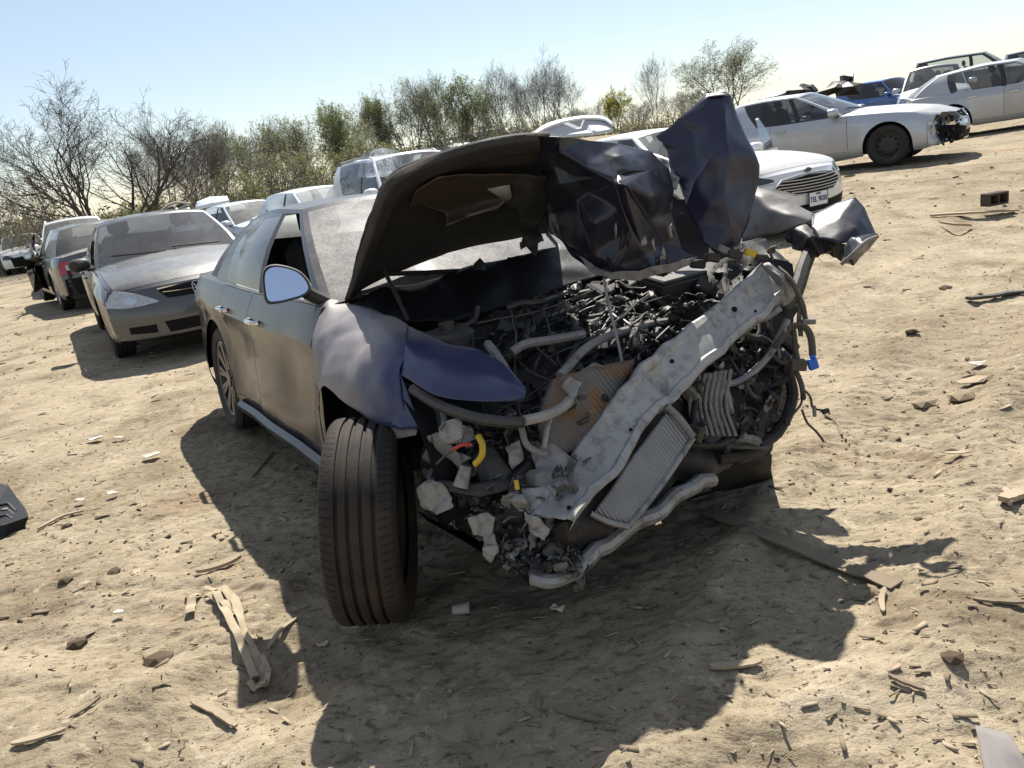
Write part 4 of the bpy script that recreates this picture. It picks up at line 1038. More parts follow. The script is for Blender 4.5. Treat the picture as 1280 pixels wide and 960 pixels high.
# plastic sheet draped over the SUV beyond the hood
t = NT('clear_plastic_film'); co = t.coords()
tr = t.n('ShaderNodeBsdfTransparent'); tr.inputs[0].default_value = (.85, .87, .9, 1)
pr = t.n('ShaderNodeBsdfPrincipled'); pr.inputs['Base Color'].default_value = (.6, .64, .7, 1); pr.inputs['Roughness'].default_value = .15
mx = t.n('ShaderNodeMixShader'); t.l(t.ramp(t.noise(co, 3, 4, .6, 1.0, stretch=(4, 4, .6)), [(.35, .15), (.7, .75)]), mx.inputs[0]); t.l(tr.outputs[0], mx.inputs[1]); t.l(pr.outputs[0], mx.inputs[2]); t.l(mx.outputs[0], t.out.inputs[0]); M['film'] = t.mat
b = MB(); rows = []
for i in range(15):
    row = []
    for j in range(29):
        v = i / 14; u = j / 28
        p = U(lerp(452 - 4 * v, 500 + 6 * v, u), lerp(193, 222, v) - 7 * math.sin(math.pi * u) * (1 - v) - 2 * u, 12.9 - .5 * math.sin(math.pi * u) * v)
        row.append(p + Vector((0, -.05 * math.sin(u * 26 + v * 2) * (.3 + v), .03 * noise.noise(Vector((u * 6, v * 3, 1))))))
    rows.append(row)
b.grid(rows); o = b.build('plastic_sheet', M['film']); tag(o, 'clear crinkled plastic sheet hanging over the white SUV window', 'plastic sheet')
# heap of black torn car parts
b = MB(); hc = U(1030, 118, 22)
heap = empty('scrap_heap', Matrix.Translation(hc)); tag(heap, 'jagged heap of black torn car parts behind the silver sedan roof', 'scrap heap')
shard = [((985, 113), (1000, 108), (1015, 112), (1012, 120), (990, 122)), ((1000, 112), (1004, 104), (1016, 107), (1020, 116), (1006, 118)), ((1014, 112), (1016, 105), (1023, 114), (1022, 120), (1012, 120)), ((1020, 116), (1034, 110), (1048, 104), (1060, 110), (1030, 122)), ((1034, 112), (1044, 101), (1058, 101), (1066, 110), (1040, 118)),
         ((1054, 94), (1068, 88), (1067, 102), (1062, 108), (1055, 104)), ((1046, 110), (1060, 102), (1078, 104), (1076, 118), (1050, 120)), ((950, 124), (968, 117), (986, 114), (988, 124), (955, 130))]
for k, s in enumerate(shard):
    b = MB(); d = 21.6 + .3 * (k % 3); c0 = [U(x, y, d) for x, y in s]; n = len(c0); off = Vector((.05, .35, 0))
    mid = sum(c0, Vector()) / n + Vector((0, -.25, .05))
    b.add(c0 + [p + off for p in c0] + [mid], [(i, (i + 1) % n, 2 * n) for i in range(n)] + [(i, i + n, (i + 1) % n + n, (i + 1) % n) for i in range(n)] + [tuple(range(n, 2 * n))])
    b.build('torn_panel', M['black'] if k != 7 else M['p_silver2'], heap, False, world=True)
b = MB(); b.lathe([(1.9, -1.2), (1.6, -.6), (1.0, .0), (.3, .3), (.001, .32)], 14, 0, 'z', hc + Vector((0, .4, -.45)))
b.v = [tuple(Vector(p) + noise.noise_vector(Vector(p) * 1.5) * .35) for p in b.v]; b.build('heap_core', M['black'], heap, False, world=True)
# ------------------------------------------------------------------ the wrecked dark blue sedan
M['p_navy'] = m_paint('paint_navy', (.008, .0095, .022), .0, .13, .0, .50, .05, dcol=(.25, .225, .195), side=.02, spec=.22, splash=.14, fscale=190)
M['p_dusty_lit_edge'] = m_simple('paint_dust_and_lit_edge', (.20, .185, .175), .42, .1, .3, 7, .5, .1, 40, speck=.5, sscale=20)
M['ws_dusty'] = m_glass('dusty_windshield', (.4, .42, .42), dust=.80, through=.4, dcol=(.215, .20, .18), rough=.05, scale=7)
M['glass_dusty'] = m_glass('dusty_side_glass', dust=.30, through=.25, dcol=(.20, .19, .175))
M['cowl'] = m_simple('cowl_plastic', (.007, .007, .008), .55, 0, .4, 12, .3, .3, 50)
M['p_navy_clean'] = m_paint('paint_navy_torn', (.007, .0075, .019), .0, .30, .0, .10, .0, .25, dcol=(.20, .18, .16), side=.5)
M['p_navy_nose'] = m_paint('paint_navy_blue', (.011, .023, .085), .0, .40, .0, .10, .0)
M['p_navy_fender'] = m_paint('paint_navy_dust_shade', (.010, .021, .080), .0, .34, .10, .85, .22, dcol=(.42, .375, .32), side=.55, fscale=120, spec=.4, shade_fade=(2.84, 3.08))  # real dust behind; bluer base and dust cut-off paint the hood's shade on the nose
M['p_peak'] = m_paint('paint_purple_navy', (.008, .0085, .032), .0, .28, .0, .12, .0, .2, dcol=(.20, .18, .16))
M['bare'] = m_simple('bare_metal', (.26, .26, .265), .48, .6, .45, 7, .5, .3, 30, dust=.35, speck=.85, sscale=26)
M['alu'] = m_simple('dusty_aluminium', (.33, .33, .325), .5, .4, .45, 5, .5, .6, 14, dust=.35, speck=.7, sscale=24)
M['ash'] = m_simple('ashy_metal', (.12, .118, .115), .6, .2, .6, 16, .4, .6, 50, speck=.8)
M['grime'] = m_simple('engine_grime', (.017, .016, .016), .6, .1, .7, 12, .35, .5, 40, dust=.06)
M['dull'] = m_simple('dull_grey_metal', (.045, .044, .043), .5, .3, .6, 14, .4, .5, 40, dust=.12)
M['hose'] = m_simple('rubber_hose', (.014, .014, .015), .45, 0, .3, 15, .5, dust=.2)
M['greypl'] = m_simple('grey_plastic', (.17, .165, .16), .6, 0, .45, 9, .4, .4, 40, dust=.25, speck=.8)
M['palepl'] = m_simple('pale_plastic', (.25, .245, .235), .55, 0, .3, 9, .4, .3, 40, dust=.25, speck=.7)
M['brownmetal'] = m_simple('brown_panel', (.075, .058, .046), .35, .5, .3, 4, .5, .1, 10)
M['yellow'] = m_simple('yellow_hose', (.50, .34, .02), .45, 0, .2, 20)
M['redwire'] = m_simple('red_wire', (.4, .04, .02), .45)
M['bluepl'] = m_simple('blue_connector', (.01, .12, .55), .4, 0, .1, 20)
M['wire'] = m_simple('brown_wire_tape', (.045, .035, .028), .7, 0, .4, 20, dust=.3)
def m_core(name, col, col2, sc, orange=0):
    t = NT(name); co = t.coords(); 
    w = t.n('ShaderNodeTexWave'); w.inputs['Scale'].default_value = sc; w.inputs['Distortion'].default_value = .6; w.bands_direction = 'DIAGONAL'; t.l(co, w.inputs['Vector'])
    n = t.noise(co, 12, 6, .7); c = t.mix(n, col, col2)
    if orange: c = t.mix(t.ramp(t.noise(co, 9, 5, .7), [(.45, 0), (.6, .9)]), c, (.22, .10, .03))
    t.set(base=c, rough=.6, metal=.3, normal=t.bump(w.outputs['Fac'], .9, .006)); return t.mat
M['core'] = m_core('radiator_core', (.10, .085, .07), (.22, .19, .16), 38, 1)
M['core2'] = m_core('cooler_core', (.17, .165, .16), (.34, .33, .32), 42)

M['mirror_blue'] = m_simple('mirror_glass_dusty', (.62, .70, .86), .08, 1., .05, 5, dust=.1)
M['palepl_clean'] = m_simple('pale_lid_lining', (.5, .51, .53), .6, 0, .08, 4)
W4 = pose(Vector((-1.085, 5.53, -.009)), rad(-61), rad(1.5), rad(-5))
def wskip(x, j, left, nS):
    return x > 2.17
K = Car('wrecked_car', W4, L=4.9, W=1.86, H=1.445, wb=2.84, fo=.90, r=.345, tw=.235, zs=.19, paint=M['p_navy'], rim='big', cowl=2.24, xA=2.10, wt=1.22, rt=-.10, xC=-.50, xb=-.90, xB=.98, xBt=.90, wr=.60,
        belt=[(-1.1, 1.0), (-.5, .99), (1.0, .95), (2.1, .95), (2.9, .84), (3.5, .76), (3.9, .70)], deck=[(-1.2, 1.05), (-.7, 1.10), (.8, .9), (1.9, 1.0), (2.3, 1.02), (2.9, .95), (3.9, .7)],
        roofc=[(-.8, -.14), (0, -.04), (.6, 0), (1.25, -.03)], skip=wskip, dents=[(1.75, -.93, .5, .42, (.0, .018, 0), .012), (.75, -.93, .45, .4, (0, .012, 0), .010)], profw=[.905, .945, .972, .985, .977, .976, 1.0, .988, .957, .925], nofront=True, noglass=('glass_fr',), trim='chrome', handles='chrome', mirror=False, pan_front=2.35, wheels={(False, -1), (False, 1)}, wsglass='ws_dusty', sideglass='glass_dusty', seats='interior')

KR = K.root; tag(KR, 'dark blue sedan with its whole front end torn open and hood crumpled upward', 'wrecked car')
bpy.data.objects.remove(K.objs['housing11'])
# door mirror knocked round so that its glass looks forward
mo = [(328, 344), (332, 335), (342, 331), (358, 333), (374, 339), (385, 350), (389, 362), (380, 370), (364, 375), (346, 379), (333, 378), (329, 362)]
mo = [(p.x, p.y) for p in catmull([Vector((x, y, 0)) for x, y in mo[-1:] + mo + mo[:2]], 4)[4:-4]]; mn = len(mo) - 1; mo = mo[:mn]
mc = Vector((sum(p[0] for p in mo) / mn, sum(p[1] for p in mo) / mn, 0))
def mring(k, d): return [U(mc.x + (x - mc.x) * k, mc.y + (y - mc.y) * k, d) for x, y in mo]
b = MB(); b.grid([mring(.87, 3.245), mring(.98, 3.230), mring(1.03, 3.26), mring(1.0, 3.32), mring(.85, 3.38), mring(.5, 3.42)], 0, closed=True); b.add(mring(.5, 3.42), [tuple(range(mn))])
MR = b.build('mirror', M['hose'], KR, True, 50, world=True)
b = MB(); b.add(mring(.885, 3.243), [tuple(range(mn))]); b.build('mirror_glass', M['mirror_blue'], MR, False, world=True)
pipe_pts = [U(384, 366, 3.33), U(396, 372, 3.36), U(410, 378, 3.38)]; b = MB(); b.tube(pipe_pts, .03, 8); b.build('mirror_arm', M['hose'], KR, world=True)
# crease along the doors, catching light
b = MB(); b.tube([K.sidept(x, .235, .012) for x in (2.2, 1.7, 1.2, .8, .45)], .035, 6, flat=1.6); b.build('side_skirt', M['p_navy'], KR)
wipers(K)

def noise_fold(p, amp, fr):
    v = Vector(p) * fr; n = noise.noise_vector(v) * amp
    r_ = 1 - abs(noise.noise(v * .8 + Vector((7, 3, 1)))) * 2
    return n + Vector((0, -r_ * amp * .6, r_ * amp * .5)) + noise.noise_vector(v * 2.7) * amp * .35
TF = lambda p: p
def hood_shift(p):
    x, y = p[0], p[1]; B_ = np.interp(x, [430, 520, 640, 695, 760, 870], [378, 331, 298, 292, 350, 335]); T_ = np.interp(x, [480, 526, 600, 688, 760, 840, 870], [226, 201, 179, 168, 178, 212, 240])
    return (x, y, p[2] - np.interp(x, [430, 480, 530, 600, 668], [.24, .33, .46, .70, .76]) * min(1, max(0, (B_ - y) / (B_ - T_))) * np.interp(x, [700, 850, 900], [1, .35, .2]))
def sheet(name, rows, mat, parent=None, n=4, thick=.003, amp=0., fr=6, sharp=32, edge=None, kind=None):
    """smooth skin through rows of (px, py, distance)"""
    R = [catmull([U(*TF(p)) for p in r], n) for r in rows]; Cc = [catmull([r[i] for r in R], n) for i in range(len(R[0]))]
    nr = len(Cc[0]); rows2 = [[Cc[i][k] for i in range(len(Cc))] for k in range(nr)]
    if amp: rows2 = [[p + noise_fold(p, amp, fr) for p in r] for r in rows2]
    b = MB(); b.grid(rows2); o = b.build(name, mat, parent or KR, True, sharp, world=True)
    if thick: md = o.modifiers.new('thick', 'SOLIDIFY'); md.thickness = thick; md.offset = 0
    if kind: o['kind'] = kind
    return o
def facet(name, boundary, interior, creases, mats, parent=None, k=3, amp=.006, fr=7, thick=.003, sharp=24, world=True, mfun=None, sm=3, jag=0.):
    """folded sheet metal: triangulated in the picture plane, every point at its own distance"""
    if jag:
        B2 = []
        for i, p in enumerate(boundary):
            q = boundary[(i + 1) % len(boundary)]; B2.append(p)
            for t_ in (.33, .66): B2.append((lerp(p[0], q[0], t_) + random.uniform(-jag, jag), lerp(p[1], q[1], t_) + random.uniform(-jag, jag), lerp(p[2], q[2], t_) + random.uniform(-.02, .02)))
        boundary = B2
    P = [TF(p) for p in list(boundary) + list(interior)]; n = len(boundary)
    ed = [(i, (i + 1) % n) for i in range(n)] + list(creases)
    v2 = [Vector((p[0], -p[1])) for p in P]
    vo, eo, fo, ov, oe, of = geometry.delaunay_2d_cdt(v2, ed, [], 1, .01)
    vs = []
    for q, orig in zip(vo, ov):
        if orig: d = P[orig[0]][2]
        else:
            w = [(1 / ((q.x - p[0]) ** 2 + (q.y + p[1]) ** 2 + 1) ** 2, p[2]) for p in P]; d = sum(a * b_ for a, b_ in w) / sum(a for a, _ in w)
        vs.append(U(q.x, -q.y, d))
    tri = [tuple(f) for f in fo]; cset = set()
    for e, og in zip(eo, oe):
        if og: cset.add((min(e), max(e)))
    for _ in range(k):
        mid = {}; nt = []
        def m(a, b_):
            e = (min(a, b_), max(a, b_))
            if e not in mid: mid[e] = len(vs); vs.append((vs[a] + vs[b_]) / 2)
            return mid[e]
        for a, b_, c_ in tri:
            x, y, z = m(a, b_), m(b_, c_), m(c_, a); nt += [(a, x, z), (b_, y, x), (c_, z, y), (x, y, z)]
        cs2 = set()
        for a, b_ in cset:
            q = mid.get((a, b_))
            if q is not None: cs2.add((min(a, q), max(a, q))); cs2.add((min(b_, q), max(b_, q)))
        cset = cs2; tri = nt
    keep = {i for e in cset for i in e}; nb = {}
    for t_ in tri:
        for i in t_: nb.setdefault(i, set()).update(t_)
    for _ in range(sm):
        vs = [p if i in keep or i not in nb else p * .35 + sum((vs[j] for j in nb[i] if j != i), Vector()) / (len(nb[i]) - 1) * .65 for i, p in enumerate(vs)]
    if amp: vs = [p + noise_fold(p, amp, fr) for p in vs]
    b = MB(); b.add(vs, tri)
    if mfun: b.m = [mfun(sum((vs[i] for i in t_), Vector()) / 3) for t_ in tri]
    o = b.build(name, mats, parent or KR, True, sharp, world=world)
    if thick: md = o.modifiers.new('thick', 'SOLIDIFY'); md.thickness = thick; md.offset = 0
    return o
def pipe(name, pts, r, mat, parent=None, seg=8, n=5, wob=0.):
    P = catmull([U(*p) for p in pts], n)
    if wob: P = [p + noise.noise_vector(p * 14) * wob for p in P]
    b = MB(); b.tube(P, r, seg); return b.build(name, mat, parent or KR, world=True)

# ---- right front fender
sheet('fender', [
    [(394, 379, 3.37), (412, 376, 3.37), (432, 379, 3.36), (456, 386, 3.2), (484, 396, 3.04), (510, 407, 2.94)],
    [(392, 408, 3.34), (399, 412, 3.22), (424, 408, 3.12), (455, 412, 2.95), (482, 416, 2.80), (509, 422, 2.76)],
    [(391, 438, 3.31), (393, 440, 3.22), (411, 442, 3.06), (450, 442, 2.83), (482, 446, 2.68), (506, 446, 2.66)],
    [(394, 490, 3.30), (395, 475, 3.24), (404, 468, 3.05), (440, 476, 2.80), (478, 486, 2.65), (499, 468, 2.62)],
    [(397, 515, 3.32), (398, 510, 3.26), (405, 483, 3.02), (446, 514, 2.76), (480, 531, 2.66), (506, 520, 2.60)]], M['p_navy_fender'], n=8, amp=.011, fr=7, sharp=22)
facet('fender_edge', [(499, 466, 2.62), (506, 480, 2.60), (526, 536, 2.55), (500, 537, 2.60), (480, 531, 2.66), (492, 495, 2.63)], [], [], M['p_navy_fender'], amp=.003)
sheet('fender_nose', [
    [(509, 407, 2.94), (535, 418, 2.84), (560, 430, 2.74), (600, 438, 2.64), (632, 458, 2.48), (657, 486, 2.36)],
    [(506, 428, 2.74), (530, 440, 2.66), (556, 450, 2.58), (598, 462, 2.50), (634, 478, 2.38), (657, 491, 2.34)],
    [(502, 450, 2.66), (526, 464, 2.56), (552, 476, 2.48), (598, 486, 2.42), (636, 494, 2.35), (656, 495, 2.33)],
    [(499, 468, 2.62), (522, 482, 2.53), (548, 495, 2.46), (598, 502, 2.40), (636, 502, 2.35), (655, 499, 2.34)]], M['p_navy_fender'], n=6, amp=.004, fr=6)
facet('fender_rear_flange', [(391, 470, 3.33), (396, 470, 3.27), (400, 520, 3.28), (410, 586, 3.34), (407, 592, 3.36), (394, 520, 3.34)], [], [], M['p_navy'], amp=.002)
facet('arch_bracket', [(476, 520, 2.70), (500, 530, 2.63), (522, 538, 2.58), (520, 545, 2.58), (490, 548, 2.65), (478, 536, 2.68)], [], [], M['greypl'], amp=.006)
# ---- hood: rear half thrown up, underside to the camera
TF = hood_shift
HD = [
    [(432, 378, 3.42), (452, 362, 3.45), (480, 347, 3.5), (520, 331, 3.56), (570, 313, 3.64), (640, 298, 3.76), (695, 290, 3.86)],
    [(440, 345, 3.36), (458, 330, 3.36), (486, 312, 3.42), (526, 296, 3.49), (575, 280, 3.57), (640, 266, 3.68), (694, 258, 3.78)],
    [(455, 290, 3.26), (470, 276, 3.24), (498, 262, 3.30), (534, 250, 3.38), (580, 236, 3.46), (640, 224, 3.56), (692, 220, 3.66)],
    [(474, 240, 3.18), (488, 226, 3.16), (514, 214, 3.22), (546, 204, 3.30), (590, 194, 3.38), (640, 185, 3.46), (690, 182, 3.54)],
    [(482, 226, 3.16), (500, 212, 3.16), (526, 201, 3.22), (556, 191, 3.30), (600, 179, 3.38), (642, 171, 3.46), (688, 168, 3.54)]]
HL = sheet('hood', HD, M['p_navy'], n=6, thick=.0, amp=.004)
md = HL.modifiers.new('thick', 'SOLIDIFY'); md.thickness = .006; md.offset = 0
off = lambda p, d: (p[0], p[1], p[2] - d)
lin = [[off(p, .03 if 0 < i < 6 else .012) for i, p in enumerate(r)] for r in HD]
sheet('hood_liner', lin, M['liner'], HL, n=6, thick=.004, amp=.006, fr=9)
WORLD_OF[HL.name] = W4
b = MB(); b.tube(catmull([U(*hood_shift(p)) for p in ((484, 224, 3.14), (500, 211, 3.14), (526, 200, 3.2), (556, 190, 3.28), (600, 178, 3.36), (642, 170, 3.44), (686, 167, 3.52))], 6), .007, 6); b.build('hood_edge', M['p_dusty_lit_edge'], HL, world=True)  # pale tube added to paint the sunlit line along the hood's top edge
# raised inner frame rim and the shallow pans between
sheet('hood_rim', [[off(p, d) for p, d in zip(q, dd)] for q, dd in (
    ([(430, 378, 3.40), (452, 308, 3.26), (474, 244, 3.14), (492, 218, 3.12), (530, 199, 3.18), (600, 178, 3.33), (670, 168, 3.46)], [.02] * 7),
    ([(437, 374, 3.38), (460, 310, 3.24), (483, 248, 3.12), (502, 226, 3.10), (538, 208, 3.17), (604, 189, 3.31), (674, 178, 3.45)], [.045] * 7),
    ([(446, 368, 3.39), (470, 312, 3.26), (494, 256, 3.14), (512, 236, 3.13), (546, 220, 3.20), (608, 202, 3.34), (676, 190, 3.48)], [.02] * 7))], M['liner'], HL, n=5, amp=.003)
facet('inner_panel', [(514, 262, 3.24), (522, 240, 3.24), (545, 224, 3.26), (600, 219, 3.32), (640, 218, 3.38), (676, 222, 3.44), (674, 236, 3.46), (640, 246, 3.44), (620, 262, 3.44), (590, 272, 3.42), (560, 284, 3.40), (555, 264, 3.33), (530, 258, 3.27)],
      [(590, 240, 3.33), (560, 244, 3.29), (640, 232, 3.38)], [], M['brownmetal'], HL, amp=.012, fr=5)
facet('torn_liner', [(640, 222, 3.36), (682, 220, 3.40), (684, 262, 3.36), (676, 288, 3.34), (680, 300, 3.33), (668, 322, 3.33), (660, 312, 3.34), (650, 314, 3.34), (656, 296, 3.35), (648, 285, 3.36), (650, 268, 3.36), (636, 255, 3.38), (630, 240, 3.38)], [(660, 250, 3.32), (665, 285, 3.31)], [], M['liner'], HL, amp=.012, fr=9, jag=2.5)
facet('sunlit_gap_patch', [(609, 236, 3.36), (637, 231, 3.36), (640, 246, 3.35), (633, 253, 3.35)], [], [], M['palepl'], HL, k=1, amp=.0)  # pale patch standing in for a sunlit gap in the liner
# ---- hood: front half folded over, outer paint to the camera
facet('hood_front', [(668, 168, 3.52), (700, 171, 3.50), (735, 176, 3.50), (775, 181, 3.48), (812, 190, 3.44), (836, 212, 3.38), (842, 238, 3.32), (838, 262, 3.26), (846, 290, 3.2), (852, 312, 3.16), (872, 322, 3.14), (850, 331, 3.06), (800, 346, 3.0), (762, 349, 3.0), (738, 338, 3.05), (715, 318, 3.12), (700, 300, 3.22), (688, 292, 3.32), (680, 266, 3.4), (678, 225, 3.44), (684, 195, 3.46)],
      [(700, 190, 3.40), (730, 208, 3.30), (758, 224, 3.20), (784, 233, 3.12), (812, 246, 3.10), (752, 190, 3.42), (775, 196, 3.34), (782, 214, 3.24), (812, 214, 3.30), (700, 230, 3.30), (716, 220, 3.36), (722, 262, 3.22), (735, 240, 3.30), (745, 280, 3.12), (742, 318, 3.05), (765, 300, 3.12), (775, 262, 3.13), (790, 292, 3.06), (815, 276, 3.16), (806, 318, 3.06), (830, 305, 3.18), (770, 330, 3.02), (815, 332, 3.03), (700, 265, 3.30), (692, 210, 3.40)],
      [(0, 17), (17, 18), (18, 19), (19, 20), (20, 21), (41, 26), (26, 40), (18, 29), (29, 30), (30, 31), (20, 33), (33, 34), (21, 35), (23, 24), (24, 20)], M['p_navy_clean'], HL, k=4, amp=.008, fr=6, sharp=42, sm=5)
facet('hood_front_lip', [(722, 322, 3.06), (742, 334, 3.0), (764, 342, 2.95), (800, 339, 2.94), (836, 330, 2.98), (872, 321, 3.08), (860, 331, 3.03), (835, 341, 2.98), (800, 350, 2.94), (764, 351, 2.93), (738, 341, 2.99)], [], [], M['greypl'], HL, amp=.010, fr=10)
for k in range(11):                                    # scraped paint curls and torn strands
    x = random.uniform(742, 842); y = random.uniform(285, 330); w = random.uniform(3, 8)
    facet('scraped_flake', [(x, y, 3.0), (x + w, y - random.uniform(4, 14), 3.0), (x + w * 1.2, y + random.uniform(4, 12), 2.99), (x + 2, y + random.uniform(6, 14), 2.98)], [], [], M['bare'] if k % 2 else M['p_navy_clean'], HL, k=1, amp=.012, fr=14)
TF = lambda p: p
# ---- tall folded peak
facet('hood_peak', [(905, 117, 3.182), (884, 121, 3.182), (850, 148, 3.227), (818, 171, 3.290), (832, 188, 3.281), (838, 213, 3.263), (850, 233, 3.236), (858, 256, 3.209), (868, 282, 3.200), (876, 304, 3.191), (895, 316, 3.173), (925, 309, 3.182), (936, 276, 3.200), (944, 236, 3.209), (947, 207, 3.209), (936, 178, 3.200), (921, 140, 3.191), (913, 120, 3.191)],
      [(886, 160, 3.137), (892, 196, 3.101), (912, 196, 3.119), (870, 225, 3.155), (850, 190, 3.227), (868, 168, 3.200), (905, 245, 3.119), (890, 262, 3.155), (922, 240, 3.155), (915, 285, 3.146), (925, 190, 3.155), (872, 205, 3.173), (905, 150, 3.132)],
      [(1, 18), (18, 19), (19, 20), (19, 21), (21, 7), (20, 24), (24, 27), (19, 25), (30, 20), (0, 30), (19, 29), (3, 22)], M['p_peak'], HL, k=3, amp=.011, fr=6, sharp=26, sm=1)
facet('peak_top_edge', [(884, 121, 3.15), (890, 117, 3.17), (905, 114, 3.19), (914, 120, 3.18), (904, 119, 3.15)], [], [], M['bare'], HL, k=2, amp=.004)
facet('torn_corner', [(806, 190, 3.40), (826, 196, 3.34), (842, 206, 3.28), (850, 222, 3.22), (846, 236, 3.22), (836, 232, 3.26), (834, 214, 3.30), (820, 202, 3.34)], [(838, 214, 3.22)], [], M['bare'], HL, k=2, amp=.010, fr=14)
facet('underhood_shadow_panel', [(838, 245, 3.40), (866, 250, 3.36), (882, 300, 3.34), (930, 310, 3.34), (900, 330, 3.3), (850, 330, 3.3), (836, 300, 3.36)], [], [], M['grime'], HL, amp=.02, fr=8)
# ---- left fender, torn loose to the side
LF = facet('fender', [(925, 234, 3.62), (945, 233, 3.60), (985, 250, 3.52), (1018, 266, 3.44), (1016, 276, 3.40), (996, 284, 3.40), (975, 292, 3.45), (952, 296, 3.52), (928, 302, 3.60)], [(960, 262, 3.48), (985, 268, 3.42)], [], M['p_dusty_lit_edge'], k=3, amp=.006)
facet('fender_end', [(1016, 267, 3.44), (1045, 255, 3.42), (1068, 247, 3.40), (1080, 260, 3.34), (1090, 282, 3.30), (1096, 298, 3.28), (1075, 301, 3.22), (1048, 306, 3.22), (1022, 300, 3.28), (1014, 284, 3.34)], [(1050, 272, 3.30), (1070, 285, 3.24)], [(10, 11)], M['p_navy_clean'], LF, k=3, amp=.006)
facet('fender_liner', [(972, 290, 3.46), (1000, 280, 3.40), (1018, 282, 3.36), (1026, 298, 3.30), (1056, 304, 3.28), (1062, 316, 3.28), (1060, 330, 3.3), (1052, 326, 3.3), (1046, 321, 3.3), (1030, 319, 3.32), (1018, 323, 3.34), (1004, 321, 3.36), (994, 312, 3.4), (982, 303, 3.45)], [(1010, 300, 3.28), (1040, 310, 3.25)], [], M['black'], LF, k=3, amp=.012, fr=9, jag=2.)
WORLD_OF[LF.name] = W4
facet('headlight_remnant', [(1050, 318, 3.24), (1064, 300, 3.18), (1092, 291, 3.16), (1098, 299, 3.18), (1082, 316, 3.16), (1066, 336, 3.14), (1052, 331, 3.2)], [(1075, 308, 3.10), (1062, 322, 3.11)], [(7, 8)], M['lamp_dark'], LF, k=2, amp=.014, fr=12)
pipe('headlight_trim', [(1052, 330, 3.12), (1066, 318, 3.08), (1082, 302, 3.08), (1095, 296, 3.12)], .008, M['greypl'], LF)
pipe('fender_strut', [(1012, 316, 3.34), (1004, 336, 3.26), (998, 356, 3.20), (992, 372, 3.16)], .030, M['grime'], LF)
# ---- cowl and engine bay
facet('cowl_panel', [(436, 384, 3.36), (462, 368, 3.36), (500, 358, 3.42), (570, 340, 3.52), (640, 322, 3.62), (700, 308, 3.70), (770, 318, 3.72), (768, 340, 3.6), (700, 362, 3.46), (640, 380, 3.36), (580, 398, 3.26), (520, 406, 3.16), (470, 396, 3.22)], [(600, 355, 3.40), (520, 380, 3.24), (690, 336, 3.52)], [], M['cowl'], k=3, amp=.014, fr=6)
facet('bulkhead', [(706, 306, 3.86), (780, 300, 3.84), (960, 300, 3.7), (985, 330, 3.5), (900, 380, 3.5), (780, 390, 3.45), (700, 380, 3.5)], [(800, 340, 3.6)], [], M['cowl'], k=3, amp=.02)
facet('cowl_notch', [(592, 330, 3.5), (600, 322, 3.5), (608, 331, 3.5), (606, 342, 3.48), (592, 344, 3.48)], [], [], M['black'], k=1, amp=0)
pipe('windshield_edge', [(684, 292, 3.80), (696, 306, 3.74), (708, 318, 3.68)], .010, M['bare'])
EB = [(470, 410, 3.2), (540, 410, 3.16), (620, 396, 3.24), (700, 372, 3.36), (770, 350, 3.46), (850, 336, 3.46), (930, 322, 3.46), (985, 332, 3.42),
      (520, 470, 2.90), (580, 470, 2.84), (650, 452, 2.88), (720, 440, 2.94), (790, 425, 3.04), (860, 408, 3.16), (930, 396, 3.24), (992, 396, 3.30),
      (528, 540, 2.72), (590, 540, 2.60), (660, 530, 2.58), (720, 520, 2.64), (790, 510, 2.78), (860, 490, 2.94), (930, 478, 3.10), (985, 470, 3.20),
      (530, 610, 2.70), (600, 620, 2.54), (660, 630, 2.44), (720, 620, 2.44), (790, 590, 2.60), (860, 560, 2.82), (920, 540, 3.0), (975, 525, 3.12),
      (560, 660, 2.78), (610, 680, 2.58), (660, 712, 2.42), (710, 705, 2.38), (780, 660, 2.52), (850, 610, 2.76), (905, 585, 2.96), (955, 560, 3.10)]
def bay_depth(x, y):
    w = [(1 / ((x - a) ** 2 + (y - b_) ** 2 + 60) ** 1.5, d) for a, b_, d in EB]; return sum(a * d for a, d in w) / sum(a for a, _ in w)
EN = sheet('engine', [EB[i * 8:(i + 1) * 8] for i in range(5)], M['grime'], n=10, amp=.035, fr=7, thick=.0, sharp=40)
EN.data.transform(Matrix.Identity(4)); WORLD_OF[EN.name] = W4
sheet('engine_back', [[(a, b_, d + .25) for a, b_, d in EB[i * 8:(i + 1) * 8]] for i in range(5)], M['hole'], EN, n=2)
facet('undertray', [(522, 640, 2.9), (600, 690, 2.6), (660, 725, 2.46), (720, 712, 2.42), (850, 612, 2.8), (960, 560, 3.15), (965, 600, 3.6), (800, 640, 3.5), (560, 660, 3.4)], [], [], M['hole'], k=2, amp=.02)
def inpoly(x, y, P):
    c = False
    for i in range(len(P)):
        a, b_ = P[i - 1], P[i]
        if (a[1] > y) != (b_[1] > y) and x < (b_[0] - a[0]) * (y - a[1]) / (b_[1] - a[1]) + a[0]: c = not c
    return c
BAY = [(560, 400), (640, 385), (700, 362), (760, 352), (850, 340), (920, 330), (960, 345), (860, 430), (800, 470), (760, 500), (700, 560), (640, 560), (600, 520), (660, 500), (650, 475), (610, 440)]
LOW = [(540, 545), (600, 530), (660, 510), (720, 470), (760, 500), (740, 570), (690, 640), (720, 700), (680, 725), (620, 700), (600, 660), (530, 640)]
SIDE = [(860, 470), (930, 400), (985, 400), (985, 500), (960, 555), (900, 575), (860, 560)]
def rnd_in(P):
    xs = [p[0] for p in P]; ys = [p[1] for p in P]
    while True:
        x, y = random.uniform(min(xs), max(xs)), random.uniform(min(ys), max(ys))
        if inpoly(x, y, P): return x, y
rs = random.getstate(); random.seed(21)
